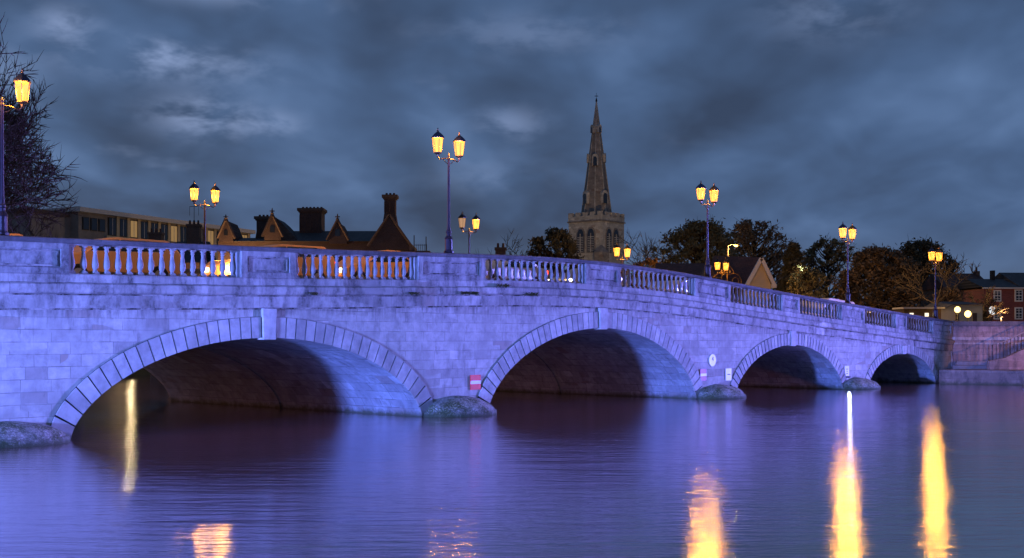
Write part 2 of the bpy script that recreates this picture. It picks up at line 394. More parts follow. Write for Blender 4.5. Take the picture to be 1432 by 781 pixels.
# ------------------------------------------------------------------ the bridge
BR = empty('stone_bridge', O0, math.atan2(U.y, U.x), 'long stone arch bridge with balustrade, lit blue and violet, crossing the river', 'bridge')
TOP = [(-40, 5.3), (-24, 5.5), (-18.3, 5.60), (-12.5, 5.71), (-8, 5.82), (-4.8, 5.92), (-1.45, 6.02), (1.2, 6.09), (4.6, 6.10), (6.55, 6.06), (11.4, 5.87), (15.6, 5.57), (18.25, 5.38), (22.55, 5.10), (29, 4.71), (34.6, 4.37), (38.7, 4.13), (41.4, 3.99), (43, 3.95), (60, 3.95)]
def _zt(s):
    if s <= TOP[0][0]: return TOP[0][1]
    for (a, za), (b_, zb) in zip(TOP, TOP[1:]):
        if s <= b_: return za + (zb - za) * (s - a) / (b_ - a)
    return TOP[-1][1]
def zt(s): return sum(_zt(s + d) for d in (-2, -1.2, -.5, 0, .5, 1.2, 2)) / 7
ARCH = [(-26.4, 4.6, 2.25), (-11.55, 6.70, 2.83), (5.66, 7.05, 3.25), (21.62, 5.52, 2.48), (34.85, 4.60, 1.94)]
RING = [.6, .66, .68, .60, .52]
S0, S1 = -33.5, 42.0
def intr(A, x):
    c, h, r = A; t = abs((x - c) / h)
    return r * max(0, 1 - t * t) ** .62 if t < 1 else 0
def arch_pts(A, k=64):                      # points along the intrados, from left springing to right
    c, h, r = A; out = []
    for i in range(k + 1):
        a = math.pi * (1 - i / k); x = c + h * math.cos(a); out.append((x, intr(A, x) if 0 < i < k else 0.0))
    return out
# spandrel walls (near and far)
ss = [S0]
x = S0
for A in ARCH:
    c, h, r = A
    k = max(2, int((c - h - x) / .5))
    ss += [x + (c - h - x) * i / k for i in range(1, k)] + [p[0] for p in arch_pts(A)]
    x = c + h
k = int((S1 - x) / .5); ss += [x + (S1 - x) * i / k for i in range(1, k + 1)]
def low(s):
    for A in ARCH:
        if abs(s - A[0]) < A[1] - 1e-6: return intr(A, s)
    return 0.0
def inside(a, b_):
    mid = (a + b_) / 2
    return any(abs(mid - A[0]) < A[1] for A in ARCH)
def wallmesh(w):
    mb = MB()
    for a, b_ in zip(ss, ss[1:]):
        if inside(a, b_):
            za, zb = low(a), low(b_)
        else: za = zb = -1.2
        mb.add([(a, w, za), (b_, w, zb), (b_, w, zt(b_) - 1.5), (a, w, zt(a) - 1.5)], [(0, 1, 2, 3)])
    return mb
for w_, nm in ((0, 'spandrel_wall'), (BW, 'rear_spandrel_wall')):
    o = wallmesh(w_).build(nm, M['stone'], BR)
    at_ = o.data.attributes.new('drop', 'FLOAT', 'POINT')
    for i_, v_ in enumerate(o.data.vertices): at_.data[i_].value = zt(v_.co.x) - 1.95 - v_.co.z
# vaults
for A in ARCH:
    pts = [(A[0] - A[1], -1.2)] + arch_pts(A) + [(A[0] + A[1], -1.2)]
    mb = MB()
    NW = 12
    vs = [(p[0], BW * j / NW, p[1]) for j in range(NW + 1) for p in pts]; K = len(pts)
    fs = [(j * K + i, j * K + i + 1, (j + 1) * K + i + 1, (j + 1) * K + i) for j in range(NW) for i in range(K - 1)]
    mb.add(vs, fs).build('vault', M['vault'], BR, smooth=True)
    # shallow rib inside the vault where the older bridge was widened
    rb = MB(); ap = arch_pts(A, 40)
    for (xa, za), (xb, zb) in zip(ap, ap[1:]):
        def inn(x, z): 
            v = Vector((x - A[0], z + .3)); v = v * (1 - .03 / max(v.length, .1)); return (A[0] + v.x, v.y - .3)
        ia, ib = inn(xa, za), inn(xb, zb)
        rb.add([(xa, 8.2, za), (xb, 8.2, zb), (ib[0], 8.2, ib[1]), (ia[0], 8.2, ia[1]), (xa, 8.9, za), (xb, 8.9, zb), (ib[0], 8.9, ib[1]), (ia[0], 8.9, ia[1])],
               [(0, 1, 2, 3), (4, 7, 6, 5), (3, 2, 6, 7)])
    rb.build('vault_rib', M['vault'], BR)
# arch rings: separate wedge stones with open joints, standing 5 cm proud, and keystones
def ring(A, th, w0, w1, nv, name):
    pts = arch_pts(A, 400)
    L = [0]
    for p, q in zip(pts, pts[1:]): L.append(L[-1] + math.hypot(q[0] - p[0], q[1] - p[1]))
    def at(l):
        l = max(0, min(L[-1], l))
        for i in range(len(L) - 1):
            if L[i + 1] >= l: break
        t = (l - L[i]) / max(1e-9, L[i + 1] - L[i]); p, q = pts[i], pts[i + 1]
        P_ = Vector((p[0] + (q[0] - p[0]) * t, p[1] + (q[1] - p[1]) * t))
        i0 = max(0, i - 6); i1 = min(len(pts) - 1, i + 7)
        d = Vector((pts[i1][0] - pts[i0][0], pts[i1][1] - pts[i0][1])).normalized()
        nrm = Vector((-d.y, d.x))
        tt = (P_.x - A[0]) / A[1]
        # outer line keeps clear of the water instead of plunging at the springing
        if nrm.y < .28: nrm = Vector((math.copysign(1, nrm.x) , .28)).normalized()
        return P_, nrm
    mb = MB(); tot = L[-1]; gap = .045 if A[0] < 10 else .06
    kw = .27
    half = (tot / 2 - kw)
    per = nv // 2; sv = half / per
    rnd = random.Random(int(A[0] * 10))
    for side in (0, 1):
        mb = MB()
        for i in range(per):
            l0 = (0 if side == 0 else tot / 2 + kw) + i * sv + gap / 2; l1 = l0 + sv - gap
            pr = w0 + (rnd.random() * .010 if w0 < 1 else 0)
            sub = 3; ins = []; outs = []
            for q in range(sub + 1):
                p, nr = at(l0 + (l1 - l0) * q / sub); ins.append(p); outs.append(p + nr * th)
            poly = [(v.x, v.y) for v in ins] + [(v.x, v.y) for v in reversed(outs)]
            mb.prism(poly, pr, w1, 'y')
        mb.build(name, M['ring'], BR)
NV = [24, 38, 46, 40, 34]
for A, th, nv in zip(ARCH, RING, NV):
    ring(A, th, -.06, .08, nv, 'arch_ring')
    jb = MB(); ap = arch_pts(A, 60)
    for q in range(len(ap) - 1):
        def outp(i_):
            i0, i1 = max(0, i_ - 1), min(len(ap) - 1, i_ + 1); d = Vector((ap[i1][0] - ap[i0][0], ap[i1][1] - ap[i0][1])).normalized(); nr = Vector((-d.y, d.x))
            if nr.y < .28: nr = Vector((math.copysign(1, nr.x), .28)).normalized()
            return (ap[i_][0] + nr.x * (th + .012), ap[i_][1] + nr.y * (th + .012))
        a_, b_2 = outp(q), outp(q + 1)
        jb.add([(ap[q][0], -.012, ap[q][1]), (ap[q + 1][0], -.012, ap[q + 1][1]), (b_2[0], -.012, b_2[1]), (a_[0], -.012, a_[1])], [(0, 1, 2, 3)])
    jb.build('mortar_bed', M['mortar'], BR)
    c, h, r = A
    ytop = zt(c) - 1.97 if r < 3.0 else zt(c) - 1.97
    kb = MB().prism([(c - .24, r - .06), (c + .24, r - .06), (c + .27, ytop - .003), (c - .27, ytop - .003)], -.11, .25, 'y')
    kb.build('keystone', M['ring'], BR, bevel=.012)
    ring(A, th, BW + .06, BW - .08, max(12, nv // 2), 'rear_arch_ring')
# swept mouldings along the hump
def sweep(name, prof, material, s0=S0, s1=S1, step=.6, parent=BR):
    k = max(1, int((s1 - s0) / step)); K = len(prof); vs = []
    for i in range(k + 1):
        s = s0 + (s1 - s0) * i / k
        for (w_, dz) in prof: vs.append((s, w_, zt(s) + dz))
    fs = [(i * K + j, i * K + (j + 1) % K, (i + 1) * K + (j + 1) % K, (i + 1) * K + j) for i in range(k) for j in range(K)]
    fs += [tuple(range(K)), tuple(k * K + j for j in range(K))[::-1]]
    return MB().add(vs, fs).build(name, material, parent)
def rect(w0, w1, z0, z1): return [(w0, z0), (w1, z0), (w1, z1), (w0, z1)]
sweep('frieze_band', rect(-.055, .3, -1.95, -1.56), M['band'])
sweep('string_course', [(-.13, -1.545), (-.17, -1.50), (-.17, -1.30), (-.12, -1.255), (.3, -1.255), (.3, -1.555), (-.03, -1.555)], M['band'])
sweep('parapet_plinth', [(-.075, -1.25), (.40, -1.25), (.40, -1.0), (-.05, -1.0), (-.075, -1.03)], M['band'])
sweep('coping', [(-.10, -.17), (-.13, -.12), (-.13, -.045), (-.10, -.02), (.17, 0), (.42, -.02), (.45, -.045), (.45, -.12), (.42, -.17)], M['coping'])
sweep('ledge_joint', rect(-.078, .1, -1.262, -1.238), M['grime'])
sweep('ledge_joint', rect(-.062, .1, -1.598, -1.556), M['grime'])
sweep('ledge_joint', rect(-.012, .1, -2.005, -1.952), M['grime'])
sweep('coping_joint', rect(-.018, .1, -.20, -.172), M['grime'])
sweep('rear_cornice', rect(BW - .3, BW + .15, -1.9, -1.252), M['band'])
sweep('rear_plinth', rect(BW - .38, BW + .05, -1.25, -1.0), M['band'])
sweep('rear_coping', rect(BW - .42, BW + .10, -.17, 0), M['coping'])
for s_, nm in ((S0, 'end_wall'),):
    MB().box(s_ - .4, s_, 0.002, BW - .002, -1.2, zt(s_) - 1.2).build(nm, M['stone'], BR)

SEC = [(-24.2, -18.31), (-18.31, -12.63), (-10.5, -5.06), (-1.61, 4.46), (6.86, 12.54), (15.61, 20.49), (22.33, 26.91), (29.74, 33.71), (35.28, 38.98)]
PED = [(-33.5, -29.9), (-20.9, -18.31), (-12.63, -10.5), (-5.06, -1.61), (4.46, 6.86), (12.54, 15.61), (20.49, 22.33), (26.91, 29.74), (33.71, 35.28), (38.98, 42.0)]
SEC = [(-29.9, -20.9)] + SEC[1:]
NB = [0, 16, 16, 17, 16, 14, 13, 11, 10]
def sheared_box(mb, a, b_, w0, w1, da, db):  # box whose top and bottom follow the parapet slope
    vs = []
    for s in (a, b_):
        for w_ in (w0, w1):
            vs += [(s, w_, zt(s) + da), (s, w_, zt(s) + db)]
    return mb.add(vs, [(0, 1, 3, 2), (4, 6, 7, 5), (0, 4, 5, 1), (2, 3, 7, 6), (0, 2, 6, 4), (1, 5, 7, 3)])
for a, b_ in PED:
    ped = sheared_box(MB(), a, b_, -.015, .34, -1.0, -.17).build('pedestal', M['pedestal'], BR)
    fr = MB(); t = .22
    sheared_box(fr, a + .02, b_ - .02, -.085, -.012, -1.0, -.84); sheared_box(fr, a + .02, b_ - .02, -.085, -.012, -.33, -.172)
    sheared_box(fr, a + .02, a + .02 + t, -.085, -.012, -.84, -.33); sheared_box(fr, b_ - .02 - t, b_ - .02, -.085, -.012, -.84, -.33)
    fr.build('panel_surround', M['pedestal'], ped)
    if b_ - a > 1.5:                        # raised moulding inside the panel
        q = MB()
        for (x0, x1, y0, y1) in ((a + .30, b_ - .30, -.80, -.76), (a + .30, b_ - .30, -.41, -.37), (a + .30, a + .34, -.76, -.41), (b_ - .34, b_ - .30, -.76, -.41)):
            sheared_box(q, x0, x1, -.04, -.012, y0, y1)
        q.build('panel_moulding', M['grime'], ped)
    sheared_box(MB(), a, b_, BW - .3, BW - .02, -1.0, -.17).build('rear_pedestal', M['pedestal'], BR)
def baluster_mb():
    mb = MB(); mb.box(-.085, .085, -.085, .085, 0, .07)
    mb.lathe([(.080, .07), (.082, .09), (.052, .115), (.048, .14), (.075, .175), (.094, .24), (.097, .30), (.088, .37), (.068, .45), (.052, .54), (.046, .63), (.048, .655), (.066, .67), (.066, .695), (.048, .71), (.056, .735), (.075, .76)], seg=14)
    mb.box(-.080, .080, -.080, .080, .76, .835); return mb
bproto = baluster_mb().build('baluster', M['baluster'], BR, smooth=False)
bme = bproto.data
for p in bme.polygons: p.use_smooth = len(p.vertices) == 4 and p.area < .004
cnt = 0; rest = []
rb = random.Random(4)
for (a, b_), k in zip(SEC, NB):
    for i in range(k):
        s = a + (b_ - a) * (i + .5) / k
        if cnt == 0: o = bproto
        elif cnt < 100: o = bproto.copy(); COL.objects.link(o); o.parent = BR
        else: rest.append((s, .14)); continue
        cnt += 1
        o.location = (s, .14, zt(s) - 1.0); o.rotation_euler = (0, 0, rb.choice([0, math.pi / 2, math.pi]))
def many(name, lst, parent):
    mb = MB(); src = baluster_mb()
    for s, w_ in lst: mb.add([(v[0] + s, v[1] + w_, v[2] + zt(s) - 1.0) for v in src.v], src.f)
    o = mb.build(name, M['baluster'], parent); o['kind'] = 'stuff'; return o
many('distant_balusters', rest + [(-29.9 + 9.0 * (i + .5) / 25, .14) for i in range(25)], BR)
many('rear_balusters', [(a + (b_ - a) * (i + .5) / int((b_ - a) / .36), BW - .2) for a, b_ in SEC for i in range(int((b_ - a) / .36))], BR)
# end pilasters beside each run of balusters
for a, b_ in SEC[1:]:
    for x_ in (a, b_ - .09): sheared_box(MB(), x_, x_ + .09, .0, .30, -1.0, -.17).build('half_baluster_block', M['baluster'], BR)

# cutwaters: rounded noses with domed caps at each pier
def cutwater(sc, hw, pj, hgt, name='cutwater'):
    from mathutils import noise
    root = None
    def shell(prof, K, amp, m, nm, parent, f0=1.0):
        vs = []
        for f, z in prof:
            for i in range(K + 1):
                a = math.pi * i / K
                x, y = -hw * math.cos(a) * f * f0, -pj * (math.sin(a) ** .75 if 0 < i < K else 0) * f * f0
                nz = noise.noise(Vector((x * 2.6 + sc * 3, y * 2.6, z * 3.0))) * amp + noise.noise(Vector((x * 8 + sc, y * 8, z * 8))) * amp * .45
                q = 1 + nz
                vs.append((sc + x * q, y * q + (0 if 0 < i < K else .02), z * (1 + nz * .6) if z > 0 else z))
        n_ = K + 1
        fs = [(r_ * n_ + i, r_ * n_ + i + 1, (r_ + 1) * n_ + i + 1, (r_ + 1) * n_ + i) for r_ in range(len(prof) - 1) for i in range(K)]
        return MB().add(vs, fs).build(nm, m, parent, smooth=True)
    body = [(1.0, -1.2), (1.0, -.1), (1.0, .04), (.995, .13), (.975, .17), (.94, .175)]
    o = shell(body, 44, .02, M['mossy'], name, BR, 1.03)
    k = hgt / .7
    dome = [(.955, .165), (.96, .20), (.95, .235), (.93, .27), (.90, .315), (.86, .365), (.80, .42), (.73, .47), (.65, .515), (.56, .555), (.46, .595), (.36, .625), (.26, .65), (.15, .67), (.05, .68), (0, .685)]
    shell([(f, z * k if z > .2 else z) for f, z in dome], 44, .04, M['mossy'], 'domed_cap', o)
piers = [(-20.1, 1.6), (-3.12, 1.58), (14.4, 1.55), (28.68, 1.45)]
for i, (c, hw) in enumerate(piers): cutwater(c, hw, 1.25, [.62, .72, .66, .66][i])

# deck: pavements, kerbs, road, markings
def strip(name, w0, w1, dz, material, s0=S0 - 6, s1=75, thick=.0):
    k = 60; vs = []
    for i in range(k + 1):
        s = s0 + (s1 - s0) * i / k; z = zt(s) + dz
        vs += [(s, w0, z), (s, w1, z)]
        if thick: vs += [(s, w0, z - thick), (s, w1, z - thick)]
    q = 4 if thick else 2; fs = []
    for i in range(k):
        a = i * q; b_ = a + q; fs.append((a, a + 1, b_ + 1, b_))
        if thick: fs += [(a, b_, b_ + 2, a + 2), (a + 1, a + 3, b_ + 3, b_ + 1)]
    o = MB().add(vs, fs).build(name, material); o.location = O0; o.rotation_euler = (0, 0, math.atan2(U.y, U.x)); return tag(o, kind='structure')
strip('road', 2.9, BW - 2.9, -1.17, M['asphalt'])
strip('pavement', .36, 2.88, -1.05, M['paving'], thick=.2)
strip('pavement', BW - 2.88, BW - .36, -1.05, M['paving'], thick=.2)
mk = MB()
for s in range(-38, 74, 6): mk.add([(s, 8.05, zt(s) - 1.162), (s + 2, 8.05, zt(s + 2) - 1.162), (s + 2, 8.15, zt(s + 2) - 1.162), (s, 8.15, zt(s) - 1.162)], [(0, 1, 2, 3)])
o = mk.build('lane_markings', M['white']); o.location = O0; o.rotation_euler = (0, 0, math.atan2(U.y, U.x)); tag(o, kind='structure')

# ------------------------------------------------------------------ signs on the piers
def sign_root(name, s, z, label, proud=-.02):
    return empty(name, bw(s, proud, z), math.atan2(U.y, U.x), label, 'sign', None)
def red_sign(s, z, w_, h_, m, label):
    r = sign_root('red_sign', s, z, label)
    MB().box(-w_ / 2, w_ / 2, -.03, 0, -h_ / 2, h_ / 2).build('board', m, r, bevel=.004)
    MB().box(-w_ * .49, w_ * .49, -.036, -.031, -h_ * .11, h_ * .11).build('white_bar', M['white_sign'], r)
red_sign(-2.08, 1.165, .56, .56, M['red_sign'], 'red square sign with a white bar on the pier beside the widest arch')
red_sign(13.29, 1.11, .52, .56, M['magenta_sign'], 'faded pinkish red sign with a white bar, below the round sign')
def text_mesh(txt, size, parent, m, loc, name='numeral'):
    c = bpy.data.curves.new('t', 'FONT'); c.body = txt; c.size = size; c.align_x = 'CENTER'; c.align_y = 'CENTER'; c.extrude = .004
    to = bpy.data.objects.new('t', c); COL.objects.link(to); bpy.context.view_layer.update()
    me = bpy.data.meshes.new_from_object(to); bpy.data.objects.remove(to)
    o = bpy.data.objects.new(name, me); me.materials.clear(); me.materials.append(m); COL.objects.link(o)
    o.parent = parent; o.location = loc; o.rotation_euler = (R(90), 0, 0); return o
r = sign_root('round_sign', 14.07, 1.785, 'round white sign with a black figure 4 on the pier wall')
k = MB()
vs = [(.29 * math.cos(2 * math.pi * i / 32), y, .29 * math.sin(2 * math.pi * i / 32)) for y in (-.03, 0) for i in range(32)]
k.add(vs, [tuple(range(32)), tuple(range(32, 64))[::-1]] + [(i, (i + 1) % 32, 32 + (i + 1) % 32, 32 + i) for i in range(32)]).build('disc', M['white_sign'], r)
text_mesh('4', .30, r, M['black_sign'], (0, -.037, .05))
r = sign_root('white_sign', 15.48, 1.08, 'white rectangular sign with one short black dash beside the third arch')
MB().box(-.25, .25, -.03, 0, -.29, .29).build('board', M['white_sign'], r, bevel=.004)
MB().box(-.12, .12, -.037, -.031, -.02, .02).build('dash', M['black_sign'], r)
r = sign_root('white_sign', 27.62, 1.0, 'small white rectangular sign above the farthest mossy cutwater')
MB().box(-.26, .26, -.03, 0, -.29, .29).build('board', M['white_sign'], r, bevel=.004)
k = MB(); k.box(-.10, .10, -.037, -.031, .10, .13); k.box(-.06, .08, -.037, -.031, -.02, .01); k.box(-.10, .10, -.037, -.031, -.15, -.12); k.build('lettering', M['black_sign'], r)
# hooded downlight below that sign (its white streak lies on the water)
dl = empty('downlight', bw(27.62, -.06, .66), math.atan2(U.y, U.x), 'small hooded water light under the farthest white sign', 'light')
MB().box(-.07, .07, -.16, .03, -.02, .07).build('housing', M['iron'], dl)
lp = bw(27.62, -.20, .60)
td = Vector((-lp.x, -lp.y, 0)).normalized()
spot('water_light', lp, lp + td * 10 + Vector((0, 0, -10 * math.tan(R(20.6)))), 32, (.62, .70, 1.0), 40, 0.0, .07)

# tufts of weeds on the string course
def tuft(s, z, w_, h_, nl, label, w0=-.16):
    rnd = random.Random(int(s * 31)); mb = MB()
    for i in range(nl):
        a = rnd.uniform(-1, 1) * w_ / 2; b0 = Vector((a * .6, rnd.uniform(-.03, .05), 0)); tip = Vector((a + rnd.uniform(-.06, .06), -rnd.uniform(.02, .16), rnd.uniform(-h_ * .7, h_)))
        sd = Vector((rnd.uniform(.012, .03), 0, rnd.uniform(-.02, .02))); mid = (b0 + tip) / 2 + Vector((0, -.03, .04))
        mb.add([b0, mid - sd, tip, mid + sd], [(0, 1, 2, 3)])
    o = mb.build('weed_tuft', M['weed']); o.location = bw(s, w0, z); o.rotation_euler = (0, 0, math.atan2(U.y, U.x)); tag(o, label, 'weeds', 'weeds rooted in the bridge mouldings')
tuft(-2.6, zt(-2.6) - 1.53, 1.1, .10, 130, 'widest tuft of green weeds on the lower ledge under the tall lamp post')
tuft(-.75, zt(-.75) - 1.24, .8, .12, 90, 'dark tuft of weeds on the upper ledge just right of the lamp pedestal')
tuft(.9, zt(.9) - 1.56, 1.0, .12, 90, 'brownish trailing weeds on the lower ledge under the middle balusters', -.10)
tuft(-5.4, zt(-5.4) - 1.53, .5, .08, 50, 'reddish weed tuft on the ledge left of the lamp pedestal')
tuft(-9.9, zt(-9.9) - 1.53, .35, .08, 40, 'small weed tuft on the ledge right above the widest arch')

# ------------------------------------------------------------------ street lamps
def lantern_parts(parent, lit=True):
    body = MB()
    body.lathe([(.02, -.14), (.045, -.10), (.05, -.04), (.10, -.01), (.15, .02), (.15, .045)], seg=6)
    for k in range(6):
        a = k * math.pi / 3
        body.tube([(.145 * math.cos(a), .145 * math.sin(a), .04), (.215 * math.cos(a), .215 * math.sin(a), .56)], .011, 4)
    body.lathe([(.22, .555), (.225, .585)], seg=6)
    lan = body.build('lantern', M['brass'], parent)
    g = MB(); g.lathe([(.138, .045), (.205, .555)], seg=6, cap=False); g.build('glass', M['glow'] if lit else M['dimglow'], lan)
    c = MB(); c.lathe([(.25, .57), (.25, .59), (.20, .66), (.12, .74), (.05, .79), (.035, .81)], seg=6); c.build('hood', M['iron'], lan)
    f_ = MB(); f_.lathe([(.03, .80), (.045, .83), (.02, .86), (.03, .89), (.005, .95)], seg=8); f_.build('finial', M['brass'], lan)
    return lan
def make_post(h=3.45):
    r = empty('street_lamp')
    b_ = MB().lathe([(.19, 0), (.19, .06), (.15, .09), (.14, .14), (.14, .50), (.16, .53), (.13, .58), (.09, .64), (.085, .72), (.11, .75), (.11, .79), (.075, .84), (.065, .95)], seg=12)
    b_.build('base', M['paint'], r)
    MB().lathe([(.062, .95), (.055, 1.05), (.048, 1.9), (.040, h), (.055, h + .01), (.055, h + .06), (.03, h + .10), (.05, h + .15), (.02, h + .20), (.004, h + .26)], seg=10).build('pole', M['paint'], r)
    ar = MB(); ar.tube([(-.56, 0, h + .04), (-.45, 0, h - .04), (-.25, 0, h + .02), (0, 0, h + .03), (.25, 0, h + .02), (.45, 0, h - .04), (.56, 0, h + .04)], .022, 6)
    ar.tube([(-.3, 0, h + .0), (-.15, 0, h - .12), (0, 0, h - .18)], .014, 5); ar.tube([(.3, 0, h + .0), (.15, 0, h - .12), (0, 0, h - .18)], .014, 5)
    ar.build('arm', M['brass'], r)
    for sx in (-.56, .56):
        l = lantern_parts(r); l.location = (sx, 0, h + .16)
    return r
def bulb(loc, power, color=(1, .42, .04), radius=.10):
    L = bpy.data.lights.new('lamp_light', 'POINT'); L.energy = power; L.color = color; L.shadow_soft_size = radius
    o = bpy.data.objects.new('lamp_light', L); COL.objects.link(o); o.location = loc; return o
proto = make_post()
GL = 'double lanterns along the bridge parapets'
posts = [(-20.1, .16, 0, 'tall double lantern at the far left edge, only its right lantern in view'),
         (-3.3, .16, 0, 'tallest whole double street lamp, on the parapet pedestal between the two widest arches'),
         (13.95, .16, 0, 'double street lamp on the near parapet standing before the big olive tree'),
         (28.1, .16, 0, 'double street lamp on the near parapet above the farthest white sign'),
         (39.9, .16, 0, 'double street lamp at the right end of the bridge beside the quay wall'),
         (-3.3, BW - .3, -.55, 'double lantern rising behind the left balusters in front of the long office block'),
         (13.95, BW - .3, -.35, 'small double lantern with one dim lamp, right of the tallest lamp post'),
         (28.1, BW - .3, -.32, 'double lantern just above the coping below the church tower'),
         (39.9, BW - .3, .0, 'pair of lanterns peeping over the parapet beside the curled iron arch'),
         ]
PW = 600
for i, (s, w_, dz, lab) in enumerate(posts):
    o = proto if i == 0 else copy_tree(proto)
    o.location = bw(s, w_, zt(s) - .005 + dz); o.rotation_euler = (0, 0, math.atan2(U.y, U.x)); tag(o, lab, 'street lamp', GL)
    if dz < 0:
        MB().box(-.2, .2, -.2, .2, dz - .1, .02 + 0).build('plinth', M['coping'], o) if False else None
    for sx in (-.56, .56):
        if i == 6 and sx < 0:
            for ch in [c for c in bpy.data.objects if c.parent == o and c.name.startswith('lantern') and c.location.x < 0]:
                for g in [c for c in bpy.data.objects if c.parent == ch and c.name.startswith('glass')]:
                    g.data = g.data.copy(); g.data.materials[0] = M['dimglow']
                ch['label'] = 'dim unlit lantern'
            continue
        p = o.location + U * sx; bulb((p.x, p.y, o.location.z + 3.45 + .16 + .30), PW * (1.0 if w_ < 1 else 1.5), radius=.135)

# modern street lights behind
def arm_light(x, y, d, xe, ybase, m, label, power, color):
    p = P(x, y, d); q = P(xe, y, d); r = empty('street_light', (p.x, p.y, 3.3), 0, label, 'street light')
    hz = p.z - 3.3; dx = q.x - p.x
    MB().tube([(0, 0, 0), (0, 0, hz * .5), (0, 0, hz + .1)], [.10, .08, .06], 8).build('pole', M['concrete'], r)
    MB().tube([(0, 0, hz + .05), (dx * .5, 0, hz + .2), (dx, 0, hz + .2)], .04, 6).build('arm', M['concrete'], r)
    sx = 1 if dx > 0 else -1
    MB().box(dx - .25 * 1, dx + .45, -.15, .15, hz + .13, hz + .28).build('head', M['iron'], r, bevel=.03)
    MB().lathe([(.0, -.14), (.14, -.10), (.2, 0), (.2, .05)], dx + .1, 0, 10, hz + .10).build('lens', m, r, smooth=True)
    bulb((q.x, q.y - .1, p.z - .05), power, color, .16)
arm_light(1018, 345, 128, 1028, 0, M['sodium'], 'orange sodium street light on a bent arm before the big olive tree', 1900, (1, .5, .1))
arm_light(1116, 375, 128, 1124, 0, M['white_led'], 'white street light on a thin pole before the dark trees', 500, (.8, 1, .7))
# lamps on the embankment upstream, seen as streaks through the widest arch
for (x, z, pw, colr, lab) in ((152, 8.2, 3000, (1, .50, .09), 'embankment lamp upstream whose gold streak shows under the widest arch'), (183, 8.2, 500, (1, .75, .4), 'weaker embankment lamp upstream, right of the gold streak')):
    d = 156; px = (x - 716) / F * d
    r = empty('street_light', (px, d, 3.3), 0, lab, 'street light')
    MB().tube([(0, 0, 0), (0, 0, z - 3.4)], [.09, .06], 8).build('pole', M['iron'], r)
    MB().lathe([(.10, z - 3.42), (.24, z - 3.25), (.24, z - 3.2), (.02, z - 3.05)], seg=10).build('head', M['iron'], r)
    bulb((px, d, z - .3), pw, colr, .14)

# globe lamps on the quay, right
for (x, y, d, lab) in ((1339, 433, 112, 'left one of two round globe lamps near the lit yellow wall'), (1353.5, 439, 104, 'right one of two round globe lamps near the lit yellow wall')):
    p = P(x, y, d); r = empty('globe_lamp', (p.x, p.y, 3.3), 0, lab, 'lamp', 'globe lamps on the quay')
    MB().tube([(0, 0, 0), (0, 0, p.z - 3.5)], [.07, .05], 8).build('pole', M['iron'], r)
    MB().lathe([(.10, -.30), (.25, -.15), (.28, 0), (.22, .16), (.06, .27)], 0, 0, 12, p.z - 3.3).build('globe', M['globe'], r, smooth=True)
    bulb((p.x, p.y - .34, p.z), 260, (1, .55, .12), .1)

# curled iron arch beside the far lamps
r = empty('iron_arch', P(1016, 400, 90), R(20), 'curled wrought iron arch glowing beside the small pair of lanterns', 'ornament')
def arc(cx, cz, rr, a0, a1, rad=.028, k=16, y=0): return [(cx + rr * math.cos(R(a0 + (a1 - a0) * i / k)), y, cz + rr * math.sin(R(a0 + (a1 - a0) * i / k))) for i in range(k + 1)]
k = MB()
k.tube(arc(.05, .95, .52, -10, 190), .028, 6); k.tube(arc(.62, .30, .62, 0, 125), .028, 6); k.tube(arc(-.52, .30, .62, 55, 180), .028, 6)
k.tube(arc(.05, 1.05, .25, 0, 360), .02, 6); k.tube(arc(.75, .35, .28, 0, 360), .02, 6); k.tube(arc(-.65, .35, .28, 0, 360), .02, 6)
k.tube([(0.05, 0, -1.2), (.05, 0, 1.47)], .03, 6); k.tube([(1.24, 0, -1.2), (1.24, 0, .3)], .03, 6); k.tube([(-1.14, 0, -1.2), (-1.14, 0, .3)], .03, 6)
k.build('scrollwork', M['brass'], r)
MB().lathe([(.02, 0), (.06, .06), (.02, .12), (.04, .16), (.0, .26)], .05, 0, 8, 1.46).build('finial', M['brass'], r)

